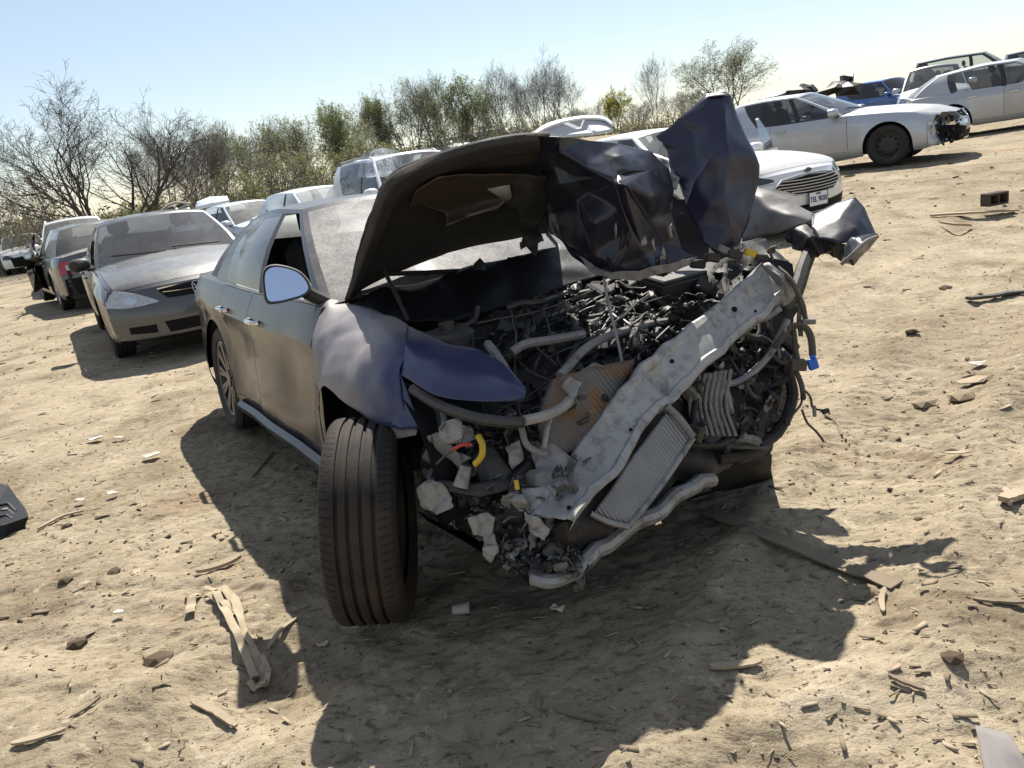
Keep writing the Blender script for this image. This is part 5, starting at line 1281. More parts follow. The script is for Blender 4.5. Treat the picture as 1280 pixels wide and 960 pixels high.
# hoses and pipes lying across the engine
for k in range(84):
    x, y = rnd_in(BAY if k < 62 else SIDE); L_ = random.uniform(30, 110); a = random.gauss(-.35, .5) if k < 62 else random.uniform(-2, 2)
    pts = []
    for t in (-.5, -.2, .15, .5):
        px = x + math.cos(a) * L_ * t + random.uniform(-5, 5); py = y + math.sin(a) * L_ * t + random.uniform(-5, 5)
        pts.append((px, py, bay_depth(px, py) - random.uniform(.03, .12)))
    r_ = random.choice([.003, .0035, .004, .005, .006, .008, .010, .013]); mt = random.choice(['hose', 'hose', 'hose', 'dull', 'dull', 'grime'])
    if all(inpoly(p[0], p[1], [(500, 395), (640, 372), (760, 345), (960, 325), (1000, 400), (990, 500), (960, 560), (880, 580), (700, 580), (590, 540)]) for p in pts): pipe('engine_hose', pts, r_, M[mt], EN, 7, 5, .008)
# boxes, covers, brackets
for k in range(100):
    x, y = rnd_in(BAY if k < 50 else (LOW if k < 80 else SIDE)); d = bay_depth(x, y) - random.uniform(.0, .08)
    rot = Matrix.Rotation(random.uniform(-1, 1), 3, 'X') @ Matrix.Rotation(random.uniform(-1, 1), 3, 'Y') @ Matrix.Rotation(random.uniform(0, 3), 3, 'Z')
    b = MB(); s_ = random.uniform(.02, .10); b.bevbox(U(x, y, d), (s_ * random.uniform(.7, 1.6), s_, s_ * random.uniform(.3, .9)), s_ * .12, rot)
    b.v = [tuple(Vector(p) + noise.noise_vector(Vector(p) * 9) * .012) for p in b.v]
    b.build('engine_component', M[random.choice(['grime', 'grime', 'black', 'black', 'hose', 'dull'] if k < 50 else ['grime', 'black', 'dull', 'dull', 'greypl'])], EN, world=True)
# crushed sheet, torn covers and bent brackets packed between them
def shard(x, y, r, d, mat, par):
    n = random.randint(5, 8); a0 = random.random() * 6.28; st = random.uniform(.18, .7); ro = random.gauss(-.6, .6); P = []
    tx, ty = random.gauss(0, .0022), random.gauss(0, .0022)
    for i in range(n):
        a = a0 + math.tau * i / n; q = r * random.uniform(.55, 1.15); u, v = math.cos(a) * q, math.sin(a) * q * st
        X, Y = u * math.cos(ro) - v * math.sin(ro), u * math.sin(ro) + v * math.cos(ro); P.append((x + X, y + Y, d + X * tx + Y * ty + random.gauss(0, .006)))
    facet('crushed_piece', P, [(x, y, d + random.gauss(0, .02))], [], M[mat], par, k=2, amp=.012, fr=18, sm=0, thick=.003, jag=r * .08, sharp=30)
for k in range(235):
    P_ = BAY if k < 80 else (LOW if k < 195 else SIDE); x, y = rnd_in(P_); r = random.uniform(6, 22) if k < 80 else (random.uniform(5, 21) if k < 195 else random.uniform(4, 15))
    mt = random.choice(['grime', 'grime', 'black', 'dull', 'cowl', 'dull'] if k < 80 else (['dull', 'dull', 'greypl', 'greypl', 'greypl', 'palepl', 'bare', 'ash', 'ash', 'ash'] if k < 195 else ['grime', 'black', 'dull', 'dull', 'greypl']))
    shard(x, y, r, bay_depth(x, y) - random.uniform(.02, .13), mt, EN)
for k in range(80):                                    # ash grey crushed plastic packing the lower corner
    x, y = rnd_in([(535, 560), (600, 540), (650, 530), (700, 560), (690, 640), (722, 700), (680, 722), (625, 700), (600, 664), (535, 640)])
    shard(x, y, random.uniform(7, 24), bay_depth(x, y) - random.uniform(.0, .08), random.choice(['ash', 'ash', 'greypl', 'dull', 'greypl', 'bare']), EN)
for k in range(46):                                    # crushed undertray hanging along the lower edge
    t_ = random.random(); x = lerp(598, 720, t_) + random.gauss(0, 8); y = lerp(660, 716, t_) + random.gauss(0, 12)
    shard(x, y, random.uniform(5, 17), bay_depth(x, y) - random.uniform(.04, .14), random.choice(['ash', 'greypl', 'greypl', 'bare', 'dull']), EN)
# ribbed engine cover, battery and strut tower still to be made out in the bay
b = MB(); pc = U(668, 410, 3.02); rot = Matrix.Rotation(rad(-61), 3, 'Z') @ Matrix.Rotation(rad(8), 3, 'Y'); pc.z -= .05; b.bevbox(pc, (.26, .34, .09), .02, rot)
for k in range(5): b.bevbox(pc + rot @ Vector((-.08 + k * .04, 0, .046)), (.014, .26, .010), .003, rot)
b.build('engine_cover', M['cowl'], EN, world=True)
b = MB(); pc = U(840, 372, 3.34); b.bevbox(pc, (.18, .25, .19), .01, rot); b.bevbox(pc + rot @ Vector((0, 0, .10)), (.17, .24, .02), .006, rot); b.build('battery', M['black'], EN, world=True)
b = MB(); pc = U(560, 418, 2.98); b.lathe([(.10, -.10), (.10, 0), (.085, .015), (.03, .02), (.03, .045), (.001, .047)], 20, 0, 'z', pc); b.build('strut_tower', M['dull'], EN, world=True)
for k in range(16):                                    # looms of thin cable drooping over the bay
    x, y = rnd_in(BAY); x2, y2 = rnd_in(BAY); xm, ym = (x + x2) / 2 + random.uniform(-15, 15), (y + y2) / 2 + random.uniform(2, 24)
    pipe('wiring_loom', [(x, y, bay_depth(x, y) - .12), (xm, ym, bay_depth(xm, ym) - .14), (x2, y2, bay_depth(x2, y2) - .12)], random.choice([.0025, .003, .004]), M[random.choice(['wire', 'wire', 'black', 'dull', 'redwire' if k == 3 else 'wire'])], EN, 5, 8, .006)
# plastic engine cover lettering-like ribs
for k in range(9):
    x0 = 655 + k * 9; pipe('cover_rib', [(x0, 408 - k * 3.4, 3.1), (x0 + 5, 404 - k * 3.4, 3.09)], .006, M['greypl'], EN, 5, 2)
# shredded plastic and metal hanging at the lowest corner, too fine to count
b = MB()
for k in range(7000):
    if k < 3200: x, y = rnd_in(LOW)
    else: x, y = random.gauss(672, 34), random.gauss(700, 18)
    if not inpoly(x, y, LOW + []) and not (610 < x < 728 and 650 < y < 738 and y < 690 + (x - 600) * .42): continue
    p = U(x, y, bay_depth(x, y) - random.uniform(0, .10)); s_ = random.uniform(.003, .018)
    e = [p + Vector((random.uniform(-1, 1), random.uniform(-1, 1), random.uniform(-1, 1))) * s_ for _ in range(3)]
    b.add(e, [(0, 1, 2)], random.choice([0, 0, 0, 1, 1, 2]))
o = b.build('shredded_plastic', [M['grime'], M['ash'], M['greypl']], EN, False, world=True); o['kind'] = 'stuff'
b = MB()
for k in range(3600):
    x, y = rnd_in(BAY if k % 3 else SIDE); p = U(x, y, bay_depth(x, y) - random.uniform(-.02, .08)); s_ = random.uniform(.002, .014)
    e = [p + Vector((random.uniform(-1, 1), random.uniform(-1, 1), random.uniform(-1, 1))) * s_ for _ in range(3)]
    b.add(e, [(0, 1, 2)], random.choice([0, 0, 0, 0, 0, 1, 2]))
o = b.build('engine_debris', [M['grime'], M['dull'], M['ash']], EN, False, world=True); o['kind'] = 'stuff'
random.setstate(rs)
# headlight opening, brackets and carriers at the right front corner
facet('headlight_housing', [(502, 474, 2.66), (512, 482, 2.63), (545, 502, 2.55), (560, 520, 2.52), (556, 548, 2.54), (530, 548, 2.60), (516, 520, 2.64)], [(530, 515, 2.70)], [], M['lamp_dark'], k=2, amp=.008)
pipe('headlight_carrier', [(516, 486, 2.56), (548, 506, 2.48), (590, 521, 2.40), (625, 527, 2.36), (655, 528, 2.34)], .018, M['dull'])
pipe('carrier_rail', [(655, 526, 2.34), (680, 520, 2.40), (702, 510, 2.46), (712, 500, 2.5)], .016, M['palepl'])
for pts, mt in (([(552, 528, 2.46), (572, 524, 2.44), (582, 534, 2.43), (578, 552, 2.44), (560, 556, 2.46), (550, 544, 2.47)], 'palepl'), ([(533, 546, 2.5), (552, 540, 2.47), (572, 566, 2.46), (590, 572, 2.45), (574, 584, 2.47), (545, 562, 2.5)], 'greypl'),
                ([(574, 530, 2.43), (590, 536, 2.42), (596, 548, 2.42), (580, 558, 2.44)], 'greypl'), ([(522, 610, 2.5), (540, 600, 2.46), (556, 606, 2.44), (566, 622, 2.42), (568, 634, 2.42), (545, 644, 2.45), (526, 632, 2.5)], 'palepl'),
                ([(584, 648, 2.40), (606, 642, 2.37), (620, 648, 2.35), (616, 672, 2.36), (592, 668, 2.40)], 'palepl'), ([(604, 672, 2.36), (618, 668, 2.34), (624, 690, 2.34), (614, 704, 2.36), (604, 694, 2.37)], 'palepl'),
                ([(655, 640, 2.28), (672, 646, 2.26), (688, 662, 2.25), (682, 676, 2.27), (662, 664, 2.29)], 'palepl'), ([(632, 560, 2.45), (648, 550, 2.42), (655, 575, 2.42), (640, 588, 2.44)], 'palepl'),
                ([(636, 612, 2.38), (650, 618, 2.36), (654, 640, 2.36), (640, 648, 2.38), (634, 630, 2.39)], 'greypl'), ([(662, 560, 2.42), (690, 552, 2.42), (715, 575, 2.42), (700, 600, 2.40), (672, 595, 2.40)], 'bare'), ([(650, 610, 2.36), (700, 605, 2.34), (690, 640, 2.30), (660, 640, 2.32)], 'alu'),
                ([(690, 655, 2.26), (716, 650, 2.26), (745, 655, 2.30), (720, 680, 2.30), (700, 684, 2.29)], 'grime'), ([(716, 470, 2.62), (740, 455, 2.66), (760, 460, 2.70), (735, 480, 2.64)], 'greypl'), ([(700, 482, 2.55), (712, 470, 2.56), (728, 478, 2.58), (716, 498, 2.55)], 'palepl')):
    facet('torn_bracket', pts, [], [], M[mt], k=2, amp=.005, fr=10, thick=.004, sm=0, jag=1.6)
b = MB(); p = U(579, 596, 2.42); ax = _up * .95 + _right * .25
b.tube([p - ax * .032, p + ax * .005, p + ax * .034], [.025, .021, .018], 12, cap=True); b.build('washer_neck', M['palepl'], KR, world=True)
facet('black_housing', [(548, 600, 2.50), (590, 606, 2.43), (640, 600, 2.40), (642, 612, 2.39), (600, 622, 2.40), (556, 614, 2.46)], [], [], M['black'], k=2, amp=.004, thick=.02)
facet('black_cover', [(590, 570, 2.50), (612, 552, 2.50), (640, 590, 2.44), (632, 606, 2.42), (600, 606, 2.46)], [(615, 580, 2.44)], [], M['hose'], k=2, amp=.004)
pipe('yellow_hose', [(598, 545, 2.40), (603, 556, 2.38), (602, 570, 2.38), (594, 580, 2.40)], .010, M['yellow'])
pipe('red_wire', [(566, 562, 2.42), (578, 556, 2.40), (590, 556, 2.40)], .006, M['redwire']); pipe('red_wire', [(546, 580, 2.46), (556, 570, 2.43), (568, 562, 2.42)], .004, M['wire'])
pipe('yellow_clip', [(645, 600, 2.33), (647, 612, 2.33)], .007, M['yellow'], n=2)
pipe('pale_hose', [(652, 535, 2.40), (658, 555, 2.38), (672, 565, 2.38), (684, 568, 2.38)], .010, M['greypl'])
pipe('pale_hose', [(680, 560, 2.38), (684, 536, 2.42), (690, 516, 2.46)], .008, M['palepl'])
for pts in ([(610, 430, 2.72), (622, 446, 2.64), (632, 462, 2.58)], [(640, 440, 2.7), (658, 430, 2.72), (690, 425, 2.78), (730, 418, 2.84)], [(700, 470, 2.6), (740, 430, 2.8), (800, 408, 3.0), (850, 400, 3.08)]):
    pipe('coolant_hose', pts, .016, M['greypl'])
# radiator and cooler
RD = sheet('radiator', [[(688, 478, 2.58), (735, 462, 2.66), (792, 452, 2.78)], [(672, 530, 2.50), (715, 516, 2.56), (765, 505, 2.64)], [(682, 566, 2.44), (705, 566, 2.47), (735, 558, 2.50)]], M['core'], n=6, thick=.03, amp=.012, fr=7)
pipe('radiator_tank', [(690, 474, 2.55), (735, 458, 2.63), (794, 446, 2.75)], .020, M['greypl'], RD, wob=.01) if False else None
CO = sheet('cooler', [[(832, 514, 2.66), (848, 528, 2.66), (864, 548, 2.66)], [(790, 570, 2.54), (808, 590, 2.54), (826, 602, 2.55)], [(742, 640, 2.40), (762, 650, 2.41), (784, 656, 2.43)]], M['core2'], n=8, thick=.03, amp=.005, fr=6)
pipe('cooler_frame', [(866, 548, 2.64), (828, 604, 2.53), (786, 658, 2.41)], .010, M['bare']); pipe('cooler_frame', [(738, 642, 2.38), (762, 653, 2.39), (786, 659, 2.40)], .010, M['bare'])
pipe('cooler_frame', [(834, 508, 2.64), (850, 524, 2.63), (866, 546, 2.63)], .012, M['greypl'])
# bumper beam, folded at its middle
path = catmull([U(690, 652, 2.27), U(715, 612, 2.35), U(765, 548, 2.50), U(806, 496, 2.63), U(828, 474, 2.70), U(862, 441, 2.82), U(920, 392, 3.0), U(972, 346, 3.14)], 7)
prof = [(-1, .07), (-1, .004), (-.94, -.004), (-.70, -.006), (-.62, .001), (-.1, .0), (.1, .004), (.62, .002), (.70, -.005), (.94, -.004), (1, .004), (1, .07)]
b = MB(); rows = []
for i, p in enumerate(path):
    t_ = (path[min(i + 1, len(path) - 1)] - path[max(i - 1, 0)]).normalized(); v = (p - CAM).normalized(); w_ = t_.cross(v).normalized(); nn = w_.cross(t_).normalized()
    if nn.dot(v) < 0: nn = -nn
    u = i / (len(path) - 1); hw_ = lerp(.060, .082, u) * (1 + .18 * math.exp(-((u - .52) / .06) ** 2)); dent = .03 * math.exp(-((u - .55) / .05) ** 2)
    row = []
    for a, o in prof: 
        q = p + w_ * a * hw_ + nn * (o + .012 * math.sin(7 * u + a) + a * .035 * (1 - u * 2) * (1 if u < .5 else .4) + dent * math.cos(a * 2)); row.append(q + noise.noise_vector(q * 5) * .016 + noise.noise_vector(q * 11) * .009 + noise.noise_vector(q * 24) * .0045)
    rows.append(row)
b.grid(rows); BM = b.build('bumper_beam', M['alu'], KR, True, 30, world=True); md = BM.modifiers.new('thick', 'SOLIDIFY'); md.thickness = .004
WORLD_OF[BM.name] = W4
for u_, a_, r_ in ((.08, -.45, .007), (.34, -.5, .006), (.66, .45, .008), (.87, .35, .011), (.91, -.45, .006)):
    i = int(u_ * (len(rows) - 1)); q = rows[i][5].lerp(rows[i][2 if a_ < 0 else 7], abs(a_)); v = (CAM - q).normalized(); e1 = v.orthogonal().normalized(); e2 = v.cross(e1)
    b = MB(); b.add([q + v * .010 + (e1 * math.cos(a) + e2 * math.sin(a)) * r_ for a in [math.tau * k / 12 for k in range(12)]], [tuple(range(12))]); b.build('bolt_hole', M['hole'], BM, False, world=True)
facet('beam_end_flange', [(950, 332, 3.12), (962, 330, 3.10), (984, 348, 3.08), (1000, 362, 3.1), (990, 378, 3.12), (978, 384, 3.12), (976, 360, 3.1)], [(975, 346, 3.06)], [(0, 7), (7, 4)], M['bare'], BM, k=2, amp=.008, fr=14)
for pts in ([(880, 470, 2.92), (920, 478, 2.98), (960, 446, 3.06), (984, 400, 3.12)], [(884, 404, 3.06), (912, 404, 3.06), (940, 396, 3.08)], [(930, 404, 3.08), (955, 398, 3.1), (975, 385, 3.1)]):
    pipe('crash_bracket', pts, .014, M['bare'])
pipe('lower_crossmember', [(668, 722, 2.30), (690, 728, 2.28), (735, 696, 2.36), (790, 660, 2.50), (845, 620, 2.66), (892, 600, 2.80)], [.022] * 8 + [.026] * 18, M['bare'], seg=9, wob=.018)
pipe('lower_tie_bar', [(742, 690, 2.40), (800, 652, 2.58), (858, 618, 2.76), (885, 606, 2.84)], .020, M['grime'], wob=.01)
# ribbed duct, fan shroud and dark arches on the left side
for k in range(8):
    x = 862 + k * 6.5; pipe('duct_rib', [(x + 6, 470 - k * 1.2, 2.86), (x, 506, 2.84), (x + 8 + k * .6, 545, 2.82)], .007, M['greypl'], n=4)
facet('air_duct', [(858, 500, 2.90), (872, 472, 2.92), (905, 464, 2.96), (916, 500, 2.98), (916, 545, 2.94), (880, 548, 2.88), (862, 545, 2.86)], [(885, 510, 2.87)], [], M['greypl'], k=2, amp=.01)
facet('torn_strip', [(906, 490, 2.90), (912, 490, 2.90), (918, 515, 2.9), (912, 517, 2.9)], [], [], M['palepl'], k=1, amp=.003)
for pts, r_ in (([(930, 420, 3.1), (960, 432, 3.12), (985, 462, 3.14), (991, 500, 3.12), (972, 540, 3.08), (935, 566, 3.0), (895, 574, 2.9)], .022), ([(925, 470, 3.08), (945, 490, 3.08), (950, 520, 3.06), (935, 545, 3.02)], .03), ([(985, 470, 3.12), (960, 486, 3.12), (930, 500, 3.08), (915, 530, 3.0)], .018), ([(912, 520, 2.9), (925, 548, 2.94), (950, 556, 3.02)], .014), ([(850, 556, 2.76), (890, 556, 2.82), (918, 548, 2.9)], .012)):
    pipe('inner_arch', pts, r_, M['grime'], wob=.012)
facet('wheel_liner', [(925, 400, 3.3), (985, 440, 3.28), (992, 500, 3.26), (965, 560, 3.22), (940, 588, 3.2), (890, 600, 3.1), (870, 560, 3.1), (900, 480, 3.2)], [(940, 500, 3.12)], [], M['black'], k=3, amp=.02)
facet('wheel_liner_flap', [(905, 572, 2.96), (945, 556, 3.02), (962, 545, 3.06), (966, 556, 3.06), (950, 572, 3.02), (925, 582, 2.98)], [], [], M['black'], k=2, amp=.012)
pipe('hood_strut', [(476, 330, 3.40), (492, 362, 3.30), (511, 402, 3.16)], .009, M['hose'], n=3)
pipe('hanging_cable', [(755, 348, 2.98), (760, 378, 2.92), (768, 410, 2.86), (776, 445, 2.80), (783, 490, 2.68)], .0055, M['palepl'])
# loose yellow-black parts above the beam, wiring loom at the left front corner
for (x, y, s_, mt) in ((938, 316, .05, 'yellow'), (918, 318, .06, 'black'), (905, 312, .05, 'greypl'), (890, 322, .06, 'black'), (952, 322, .05, 'black'), (964, 314, .03, 'black'), (926, 308, .03, 'palepl'), (872, 330, .06, 'grime')):
    b = MB(); b.bevbox(U(x, y, 3.14), (s_, s_ * .6, s_ * .55), s_ * .1, Matrix.Rotation(random.uniform(-.8, .8), 3, 'Y')); b.build('loose_connector', M[mt], KR, world=True)
for pts, r_ in (([(972, 335, 3.12), (984, 346, 3.08), (996, 362, 3.06), (1004, 384, 3.04), (1007, 399, 3.04)], .010), ([(986, 385, 3.08), (1000, 372, 3.06), (999, 400, 3.04), (1001, 420, 3.03)], .009), ([(958, 442, 3.1), (972, 428, 3.06), (988, 410, 3.04), (1004, 408, 3.02), (1014, 422, 3.02), (1016, 444, 3.02)], .014),
                ([(960, 440, 3.1), (976, 452, 3.06), (990, 458, 3.04), (1000, 476, 3.03), (1003, 492, 3.03)], .010), ([(992, 412, 3.05), (994, 430, 3.05), (998, 450, 3.04)], .010), ([(1003, 490, 3.03), (1001, 505, 3.03), (992, 518, 3.03), (984, 528, 3.03)], .0045), ([(1003, 486, 3.03), (1013, 496, 3.03), (1016, 510, 3.03), (1030, 514, 3.03)], .0045),
                ([(1002, 512, 3.03), (1008, 526, 3.02), (1018, 538, 3.0), (1030, 552, 2.99)], .0045), ([(966, 325, 3.14), (962, 312, 3.13), (970, 308, 3.13)], .006), ([(1003, 480, 3.03), (1004, 500, 3.03)], .006)):
    pipe('wiring_loom', pts, r_, M['wire'], seg=6, wob=.004)
for x, y, s_, mt in ((1016, 455, (.036, .02, .042), 'bluepl'), (1016, 446, (.02, .015, .02), 'bluepl'), (997, 456, (.06, .04, .04), 'wire'), (1011, 402, (.05, .02, .02), 'greypl'), (984, 528, (.022, .015, .025), 'black'), (1032, 514, (.028, .015, .018), 'black'), (1004, 496, (.02, .012, .022), 'black'), (1018, 514, (.014, .01, .045), 'palepl')):
    b = MB(); b.bevbox(U(x, y, 3.015), s_, .003, Matrix.Rotation(random.uniform(-.3, .3), 3, 'Y')); b.build('wire_connector', M[mt], KR, world=True)
# steered right front wheel, knocked askew
tc = U(466, 648, 2.80); axv = (_right * math.cos(rad(3.5)) + _up * math.sin(rad(3.5)) + _f * .03).normalized()
R_, TW = .360, .246
b = MB(); h = TW / 2; NS = 96
def ring(r, o): return [(r, o)]
prof = [(.24, -h * .8), (.27, -h * .98), (.32, -h * 1.0), (.345, -h * .93), (.354, -h * .84)]
for k, o in enumerate((-.50, -.20, .12, .44)):
    o *= h; prof += [(.3585, o - .012), (.3565, o - .0065), (.345, o - .006), (.345, o + .006), (.3565, o + .0065), (.3585, o + .012)]
prof += [(.354, h * .84), (.345, h * .93), (.32, h), (.27, h * .98), (.24, h * .8)]
b.lathe(prof, NS)
WB = Matrix.Translation(tc) @ Vector((0, 1, 0)).rotation_difference(axv).to_matrix().to_4x4()
t = NT('tread_rubber'); co = t.coords(); n1 = t.noise(co, 20, 5, .65)
c_ = t.mix(n1, (.018, .0155, .014), (.040, .033, .028)); c_ = t.mix(t.ramp(t.noise(co, 5, 6, .65), [(.42, 0), (.70, .55)]), c_, (.075, .048, .032))
t.set(base=c_, rough=.8, spec=.25, normal=t.bump(t.noise(co, 90, 4), .3, .003)); M['tread'] = t.mat
fw = bpy.data.objects.new('front_wheel', b.mesh('front_tyre', M['tread'])); COL.objects.link(fw); fw.parent = KR
fw.matrix_local = W4.inverted() @ WB; tag(fw, 'front wheel turned toward the viewer with reddish brown worn tread')
# small cuts across the shoulders and ribs of the tread
b = MB()
for k in range(84):
    for o0, o1, ph in ((-.93, -.62, 0), (.58, .93, .5)):
        a = (k + ph) * math.tau / 84; pts = []
        rr = .3588
        for q in (0, .5, 1):
            o = lerp(o0, o1, q) * h; aa = a + .03 * (q - .5) * (1 if o0 > 0 else -1); r2 = rr - (.004 if abs(o) > h * .84 else 0) - (.008 if abs(o) > h * .9 else 0)
            pts.append(Vector((r2 * math.cos(aa), o, r2 * math.sin(aa))))
        dr = Vector((math.cos(a + math.pi / 2), 0, math.sin(a + math.pi / 2))) * .0011
        up_ = Vector((math.cos(a), 0, math.sin(a))) * .0006
        b.add([p + dr + up_ for p in pts] + [p - dr + up_ for p in pts], [(0, 1, 4, 3), (1, 2, 5, 4)])
o = b.build('tread_sipe', M['hole'], fw, False); o['kind'] = 'stuff'
b = MB(); b.lathe([(.24, h * .7), (.24, -h * .7), (.20, -h * .5), (.05, -h * .4), (.001, -h * .4)], 32); b.build('rim', M['steel_black'], fw)
lt, lr_ = wheel_mesh(.345, .235, 'steel'); q = bpy.data.objects.new('wheel', lt); COL.objects.link(q); q.parent = KR; q.location = (2.52, .60, .36); q.rotation_euler = (0, 1, math.pi)
q2 = bpy.data.objects.new('rim', lr_); COL.objects.link(q2); q2.parent = q

# raised lids of the cars behind
facet('trunk_lid', [(666, 166, 13.4), (682, 158, 13.5), (704, 151, 13.6), (730, 147, 13.7), (752, 148, 13.7), (764, 154, 13.6), (766, 164, 13.4), (742, 168, 13.3), (700, 171, 13.3)], [(725, 160, 13.6)], [], M['palepl_clean'], FUS.root, k=2, amp=.0, thick=.03, sm=0, sharp=15)
sheet('trunk_lid_edge', [[(664, 168, 13.35), (682, 156, 13.45), (706, 149, 13.55), (734, 145, 13.65), (756, 147, 13.65), (768, 156, 13.55)], [(666, 170, 13.25), (686, 159, 13.35), (708, 152, 13.45), (734, 148.5, 13.55), (754, 150, 13.55), (765, 157, 13.45)]], M['p_white'], FUS.root, n=4, thick=.03)
facet('trunk_lid', [(244, 262, 22.6), (247, 253, 22.8), (262, 247, 23), (284, 246, 23), (287, 252, 22.8), (264, 257, 22.6)], [], [], M['p_white2'], C5.root, k=2, amp=0, thick=.06)
facet('hood', [(198, 269, 17), (206, 259, 17.1), (220, 254, 17.2), (237, 255, 17.2), (238, 263, 17), (228, 265, 16.9), (212, 267, 16.9)], [(222, 261, 17.2)], [], M['p_olive'], C6.root, k=2, amp=.004, thick=.02)
sheet('hood_edge', [[(198, 267, 16.95), (207, 257, 17.05), (220, 252, 17.15), (238, 253.5, 17.15)], [(200, 268.5, 16.9), (208, 259, 17), (221, 254.5, 17.1), (238, 256, 17.1)]], M['seat_tan'], C6.root, n=4, thick=.02)
# ------------------------------------------------------------------ litter on the ground
M['wood'] = m_simple('weathered_wood', (.34, .275, .195), .9, 0, .25, 14, .2, .4, 60)
M['wood_dark'] = m_simple('dirty_wood', (.20, .16, .115), .9, 0, .3, 14, .2, .4, 60)
M['strap'] = m_simple('dusty_strap', (.37, .305, .215), .95, 0, .2, 20, .1, .4, 120)
M['card'] = m_simple('grey_cardboard', (.21, .195, .185), .9, 0, .15, 8, .1, .1, 40)
M['concrete'] = m_simple('dirty_block', (.09, .072, .058), .95, 0, .3, 12, .1, .4, 60)
M['paper'] = m_simple('paper_white', (.44, .40, .34), .8, 0, .1, 10)
M['stone'] = m_simple('dirt_stone', (.27, .215, .15), .95, 0, .45, 6, .1, .4, 50)
def GP(px, py, lift=0.):
    p = G(px, py, 0.)
    for _ in range(3): p = G(px, py, ground_z(p.x, p.y))
    return p + Vector((0, 0, lift))
def strip(name, pts, width, thick, mat, label, cat, lift=.006, tilt=0., group=None, end_w=1.0, n=5, bend=0.):
    """flat board, batten or ribbon lying along picked ground points"""
    P = catmull([GP(x, y, lift) for x, y in pts], n); b = MB(); rows = []; N = len(P)
    for i, p in enumerate(P):
        t_ = P[min(i + 1, N - 1)] - P[max(i - 1, 0)]; t_.z = 0; t_.normalize(); s_ = Vector((-t_.y, t_.x, tilt)).normalized()
        w = width / 2 * .78 * lerp(1, end_w, i / (N - 1)) * (min(1, .45 + 4 * i / (N - 1), .45 + 4 * (1 - i / (N - 1))) if width < .05 else 1) * (1 + .35 * noise.noise(Vector((i * .9, width * 90, px_seed(name + label))))); k = Vector((0, 0, thick * .7)); z = Vector((0, 0, bend * math.sin(math.pi * i / (N - 1))))
        rows.append([p - s_ * w + z, p - s_ * w + k + z, p + s_ * w + k + z, p + s_ * w + z])
    b.grid(rows, 0, closed=True); b.add(rows[0], [(0, 1, 2, 3)]); b.add(rows[-1], [(3, 2, 1, 0)])
    o = b.build(name, mat, None, True, 30); tag(o, label, cat, group); return o
def px_seed(s): return sum(ord(c) for c in s) % 97
SCR = 'wood scraps lying in the dirt'
strip('board', [(882, 640), (960, 672), (1040, 706), (1122, 734)], .085, .010, M['wood_dark'], 'long dusty board reaching from under the wreck into the sun', 'board', .006, bend=.006)
strip('plank', [(246, 719), (275, 712), (302, 700)], .035, .02, M['wood'], 'short plank half in the shade above the tan strap', 'plank', .015, .3, SCR)
strip('plank', [(16, 934), (50, 926), (84, 915)], .025, .012, M['wood'], 'pale straight batten in the lower left corner', 'plank', .01, .1, SCR)
strip('plank', [(240, 880), (270, 893), (297, 912)], .030, .012, M['wood'], 'pale split batten below the looped tan strap', 'plank', .01, .1, SCR)
strip('stick', [(88, 900), (108, 888), (126, 874)], .014, .01, M['wood_dark'], 'thin stick above the pale straight batten', 'stick', .006, 0, SCR)
strip('stick', [(48, 664), (78, 648), (105, 641)], .022, .014, M['wood'], 'curved pale stick near the black plastic part', 'stick', .008, 0, SCR)
strip('plank', [(888, 838), (920, 836), (952, 831)], .03, .012, M['wood'], 'pale batten at the edge of the big shadow', 'plank', .01, .1, SCR)
strip('stick', [(1112, 848), (1130, 856), (1156, 866)], .016, .012, M['wood_dark'], 'bent dark stick right of the pale batten', 'stick', .006, 0, SCR)
strip('stick', [(1216, 752), (1248, 755), (1284, 756)], .02, .012, M['wood_dark'], 'dark stick running off the right edge low down', 'stick', .006, 0, SCR)
strip('stick', [(1106, 738), (1102, 752), (1104, 768)], .022, .012, M['wood'], 'short curled sliver at the end of the long board', 'stick', .006, 0, SCR)
strip('rubber_strip', [(1210, 378), (1240, 375), (1262, 371), (1290, 369)], .07, .03, M['black'], 'black torn rubber strip at the right edge', 'rubber strip', .02)
strip('pipe', [(1175, 280), (1196, 283), (1214, 284)], .035, .03, M['wood'], 'short pale pipe below the hollow block', 'pipe', .01, 0)
strip('plank', [(1164, 271), (1215, 268), (1270, 265)], .10, .03, M['wood'], 'long pale board lying under the hollow block', 'plank', .01, 0, SCR)
strip('plank', [(1254, 632), (1268, 626), (1286, 620)], .06, .03, M['wood'], 'thick wood offcut at the right edge beside small sticks', 'plank', .015, 0, SCR)
strip('stick', [(1256, 618), (1260, 626), (1262, 636)], .03, .025, M['wood'], 'short end piece leaning on the thick wood offcut', 'stick', .015, 0, SCR)
strip('stick', [(316, 598), (330, 580), (342, 566)], .02, .012, M['wood_dark'], 'stick in the shade beside the rear wheel', 'stick', .006, 0, SCR)
strip('plank', [(672, 868), (673, 880), (674, 892)], .022, .014, M['wood_dark'], 'small upright looking chip of wood in the middle of the shadow', 'plank', .01, 0, SCR)
strip('plank', [(692, 886), (724, 898), (760, 906)], .03, .01, M['wood_dark'], 'splintered wedge of wood in the shadow below the beam', 'plank', .008, .1, SCR, .3)
strip('stick', [(1030, 520), (1046, 530), (1052, 546)], .02, .012, M['wood_dark'], 'curved twig under the hanging wires', 'stick', .006, 0, SCR)
strip('stick', [(372, 775), (352, 790), (336, 812)], .02, .01, M['wood'], 'thin splinter beside the tan strap at the shadow edge', 'stick', .006, 0, SCR)
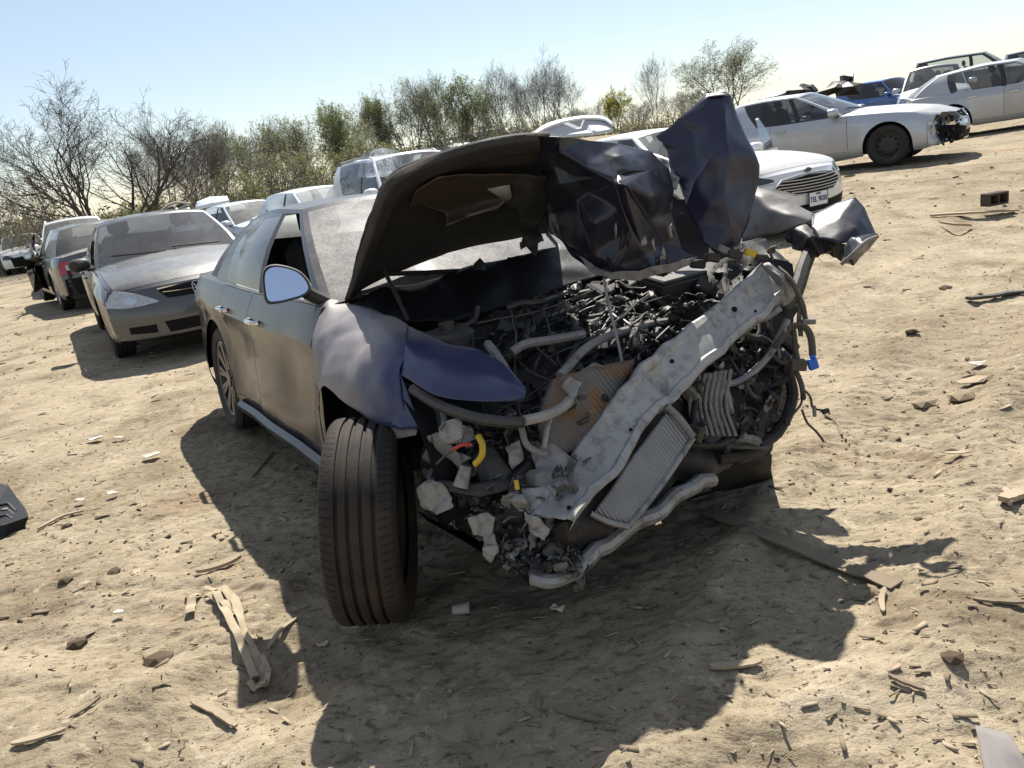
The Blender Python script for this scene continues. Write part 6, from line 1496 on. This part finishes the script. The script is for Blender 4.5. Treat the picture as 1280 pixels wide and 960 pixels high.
# looped tan strap: four bands of one webbing
sr = empty('strap', Matrix.Translation(GP(290, 790))); tag(sr, 'long dusty tan strap folded in a loop left of the front wheel', 'strap')
for pts, w in (([(240, 772), (242, 756), (256, 744), (278, 742), (296, 758), (303, 790), (318, 822), (332, 846), (328, 866)], .017), ([(272, 748), (284, 772), (298, 798), (308, 824), (322, 858)], .014),
               ([(262, 748), (280, 758), (296, 776)], .016), ([(282, 744), (300, 776), (312, 806), (330, 830), (338, 852), (326, 868), (314, 862)], .010), ([(300, 800), (316, 830), (320, 858)], .017)):
    P = catmull([GP(x, y, .012 + .004 * (len(pts) % 3)) for x, y in pts], 6); b = MB(); rows = []; N = len(P)
    for i, p in enumerate(P):
        t_ = P[min(i + 1, N - 1)] - P[max(i - 1, 0)]; t_.z = 0; t_.normalize(); s_ = Vector((-t_.y, t_.x, .25 * math.sin(i * .7))).normalized(); k = Vector((0, 0, .004)); up_ = Vector((0, 0, .008 * (1 + math.sin(i * 1.1))))
        rows.append([p - s_ * w + up_, p - s_ * w + k + up_, p + k * 1.5 + up_, p + s_ * w + k + up_, p + s_ * w + up_])
    b.grid(rows, 0, closed=True); b.build('webbing', M['strap'], sr, world=True)
# black moulded part at the left edge
pr_ = empty('plastic_part', Matrix.Translation(GP(8, 655))); tag(pr_, 'black moulded plastic car part cut off by the left edge', 'plastic part')
b = MB(); out = [(-30, 612), (6, 619), (16, 634), (27, 648), (31, 660), (4, 672), (-30, 680)]
lo = [GP(x, y) for x, y in out]; hi = [p + Vector((.02, .03, .05 if 0 < i < 5 else .06)) for i, p in enumerate(lo)]
b.grid([lo, hi], 0, closed=True); b.add(hi, [tuple(range(len(hi)))]); b.build('shell', M['cowl'], pr_, False, world=True)
for pts in ([(2, 642), (14, 640), (24, 650)], [(2, 650), (13, 648), (22, 655)], [(0, 658), (12, 655), (20, 660)]):
    b = MB(); b.tube([GP(x, y, .055) for x, y in pts], .007, 5); b.build('rib', M['dull'], pr_, world=True)
b = MB(); b.bevbox(GP(10, 648, .058), (.03, .02, .006), .002); b.build('clip_window', M['palepl'], pr_, world=True)
# flattened cardboard in the lower right corner
b = MB(); rows = []; cz = GP(1250, 945).z + .03
for i in range(7):
    row = []
    for j in range(7):
        u, v = i / 6, j / 6; x = lerp(lerp(1219, 1262, u), lerp(1232, 1300, u), v); y = lerp(lerp(906, 916, u), lerp(968, 985, u), v)
        row.append(G(x, y, cz + .02 * abs(u - .45) + .012 * math.sin(v * 5) * u))
    rows.append(row)
b.grid(rows); o = b.build('cardboard', M['card'], None, True, 20); md = o.modifiers.new('thick', 'SOLIDIFY'); md.thickness = .004; tag(o, 'flattened grey cardboard sheet in the lower right corner', 'cardboard')
# hollow block
p = GP(1243, 256, .07); rot = Matrix.Rotation(rad(12), 3, 'Z'); blk = empty('hollow_block', Matrix.Translation(p)); tag(blk, 'dark hollow concrete block lying on its side on the dirt', 'block')
b = MB()
for c_, s_ in (((0, 0, .06), (.27, .14, .024)), ((0, 0, -.06), (.27, .14, .024)), ((-.123, 0, 0), (.024, .14, .096)), ((.123, 0, 0), (.024, .14, .096)), ((0, 0, 0), (.024, .14, .096)), ((0, .058, 0), (.222, .024, .096))): b.bevbox(rot @ Vector(c_), s_, .006, rot)
b.build('block_body', M['concrete'], blk)
# paper cup, papers and flakes
cup = empty('paper_cup', Matrix.Translation(GP(577, 767, .02))); tag(cup, 'crushed white paper cup in the shade beside the front wheel', 'cup')
b = MB(); b.lathe([(.016, -.03), (.022, .03), (.021, .03), (.015, -.028), (.001, -.028)], 12, 0, 'x'); b.v = [tuple(Vector(q) + noise.noise_vector(Vector(q) * 40) * .004) for q in b.v]; b.build('cup_wall', M['paper'], cup)
scr = [(120, 552, .10, 'palest'), (190, 574, .08, 'x'), (288, 620, .0, 'x'), (142, 622, .06, 'torn white scrap on the dirt left of the wreck shadow'), (102, 631, .05, 'small rounded white flake near the curved pale stick'), (150, 772, .05, 'pale flake in the open dirt above the flat stone'), (405, 814, .03, 'tiny bright scrap in the shadow edge left of the front wheel'),
       (1196, 573, .10, 'flat pale flake right of the hanging wires'), (1214, 481, .14, 'large flat pale flake at the right, above the smaller one'), (1222, 460, .10, 'narrow white flake next to the large flat pale one'), (697, 770, .04, 'tiny white scrap under the lowest corner of the wreck')]
scr[0] = (120, 552, .11, 'torn white paper strip near the rear wheel of the wreck'); scr[1] = (190, 574, .10, 'flat whitish paper closest to the shadow by the rear wheel'); scr[2] = (150, 551, .08, 'second paper shred right beside the torn white strip')
for k, (x, y, s_, lb) in enumerate(scr):
    c_ = GP(x, y, .012); b = MB(); n = 7; rr = [s_ * .75 * random.uniform(.5, 1) for _ in range(n)]
    top = [c_ + Vector((math.cos(i * math.tau / n) * rr[i], math.sin(i * math.tau / n) * rr[i] * .6, .01 + random.uniform(0, .02))) for i in range(n)]
    b.add(top + [q - Vector((0, 0, .004)) for q in top], [tuple(range(n)), tuple(range(n, 2 * n))[::-1]] + [(i, (i + 1) % n, n + (i + 1) % n, n + i) for i in range(n)])
    o = b.build('paper_scrap', M['paper'] if k not in (7, 8) else M['wood'], None, False); tag(o, lb, 'scrap', 'pale scraps littering the dirt')
ICO = None
def ico():
    t_ = (1 + 5 ** .5) / 2; v = [(-1, t_, 0), (1, t_, 0), (-1, -t_, 0), (1, -t_, 0), (0, -1, t_), (0, 1, t_), (0, -1, -t_), (0, 1, -t_), (t_, 0, -1), (t_, 0, 1), (-t_, 0, -1), (-t_, 0, 1)]
    f = [(0, 11, 5), (0, 5, 1), (0, 1, 7), (0, 7, 10), (0, 10, 11), (1, 5, 9), (5, 11, 4), (11, 10, 2), (10, 7, 6), (7, 1, 8), (3, 9, 4), (3, 4, 2), (3, 2, 6), (3, 6, 8), (3, 8, 9), (4, 9, 5), (2, 4, 11), (6, 2, 10), (8, 6, 7), (9, 8, 1)]
    return np.array(v) / 1.902, np.array(f)
IV, IF = ico()
def stones(n, y0, y1, smin, smax, flat):
    """many small clods in numpy"""
    u = RNG.random(n); y = y0 * (y1 / y0) ** u; x = (RNG.random(n) - .5) * 1.5 * y + .03 * y
    z = terrain_np(x, y) + relief(x, y); s = smin * (smax / smin) ** (RNG.random(n) ** 2.2)
    q = RNG.normal(size=(n, 3, 3)); q, _ = np.linalg.qr(q)
    sc_ = np.stack([s * RNG.uniform(.7, 1.5, n), s * RNG.uniform(.6, 1.2, n), s * RNG.uniform(.18, .5, n) * flat], 1)
    v = IV[None] * (1 + RNG.normal(0, .24, (n, 12, 1))); v = v * sc_[:, None, :]
    a = RNG.random(n) * 6.28; c, s2 = np.cos(a), np.sin(a); vx = v[..., 0] * c[:, None] - v[..., 1] * s2[:, None]; vy = v[..., 0] * s2[:, None] + v[..., 1] * c[:, None]
    tz = RNG.normal(0, .3, n); V = np.stack([vx + x[:, None], vy + y[:, None], v[..., 2] + vx * tz[:, None] + (z + sc_[:, 2] * .2)[:, None]], -1).reshape(-1, 3)
    F = (IF[None] + (np.arange(n) * 12)[:, None, None]).reshape(-1, 3); return V, F
def np_mesh(name, V, F, mats, midx=None):
    me = bpy.data.meshes.new(name); me.vertices.add(len(V)); me.vertices.foreach_set('co', V.astype(np.float32).ravel()); k = F.shape[1]
    me.loops.add(F.size); me.loops.foreach_set('vertex_index', F.astype(np.int32).ravel()); me.polygons.add(len(F)); me.polygons.foreach_set('loop_start', np.arange(0, F.size, k, dtype=np.int32))
    for m_ in mats: me.materials.append(m_)
    if midx is not None: me.polygons.foreach_set('material_index', midx.astype(np.int32))
    me.update(); me.validate(); o = bpy.data.objects.new(name, me); COL.objects.link(o); return o
M['clod_dark'] = m_simple('clod_dark', (.10, .075, .052), .95, 0, .4, 4, .1)
parts = [stones(6500, 1.3, 7, .002, .008, 1), stones(130, 1.5, 8, .008, .020, .8), stones(4000, 3, 14, .004, .015, 1), stones(2200, 8, 40, .010, .045, 1)]
off_ = 0; VV = []; FF = []
for V, F in parts: VV.append(V); FF.append(F + off_); off_ += len(V)
V = np.concatenate(VV); F = np.concatenate(FF); mi = np.repeat((RNG.random(len(F) // 20) < .3).astype(int), 20)
tag(np_mesh('gravel', V, F, [M['stone'], M['clod_dark']], mi), kind='stuff')
# wood chips and straw
n = 1900; u = RNG.random(n); y = 1.3 * (22 / 1.3) ** u; x = (RNG.random(n) - .5) * 1.5 * y; z = terrain_np(x, y) + relief(x, y)
L_ = .007 * 6 ** (RNG.random(n) ** 1.6) * (.6 + y * .09); w_ = L_ * RNG.uniform(.06, .3, n); a = RNG.normal(0, .8, n); c, s2 = np.cos(a), np.sin(a); t0 = RNG.normal(0, .12, n); t1 = RNG.normal(0, .2, n)
cs = []
for p, q, h in ((-1, -1, 0), (1, -1, 0), (1, 1, 0), (-1, 1, 0), (-1, -1, 1), (1, -1, 1), (1, 1, 1), (-1, 1, 1)):
    cs.append(np.stack([x + c * L_ * p - s2 * w_ * q, y + s2 * L_ * p + c * w_ * q, z + .004 + L_ * t0 * p + w_ * t1 * q + h * (.002 + w_ * .2)], -1))
V = np.stack(cs, 1).reshape(-1, 3); Q = np.array([(4, 5, 6, 7), (0, 1, 5, 4), (1, 2, 6, 5), (2, 3, 7, 6), (3, 0, 4, 7)])
F = (Q[None] + (np.arange(n) * 8)[:, None, None]).reshape(-1, 4); mi = np.repeat(RNG.choice([0, 0, 1, 1, 1], n), 5)
tag(np_mesh('wood_chips', V, F, [M['wood'], M['wood_dark'], M['card']], mi), kind='stuff')
# single larger stones
for k, (x, y, s_, lb) in enumerate([(200, 828, .05, 'flat pale stone casting a dark shadow, middle of the left dirt'), (97, 806, .035, 'round dark clod below the pale flake at left'), (143, 716, .03, 'dark clod with sharp edges in the left dirt'), (82, 727, .03, 'dark clod nearest below the curved pale stick'), (84, 658, .025, 'small dark stone beside the curved pale stick'),
        (1190, 824, .03, 'dark round stone near the bent dark stick at lower right'), (1202, 498, .06, 'grey stone under the large flat pale flake'), (1155, 508, .06, 'flat grey stone left of the large flat pale flake'), (1183, 362, .05, 'small dark stone in the open dirt left of the rubber strip'), (1140, 416, .04, 'dark stone alone in the open dirt right of the wires')]):
    c_ = GP(x, y, s_ * .2); b = MB(); v = [Vector(p) for p in IV]; v = [Vector((p.x * s_ * 1.3, p.y * s_, p.z * s_ * .55)) * random.uniform(.8, 1.2) for p in v]
    b.add([c_ + p for p in v], [tuple(f) for f in IF]); o = b.build('stone', M['stone'] if 'dark' not in lb else M['clod_dark'], None, False); tag(o, lb, 'stone', 'loose stones on the dirt')
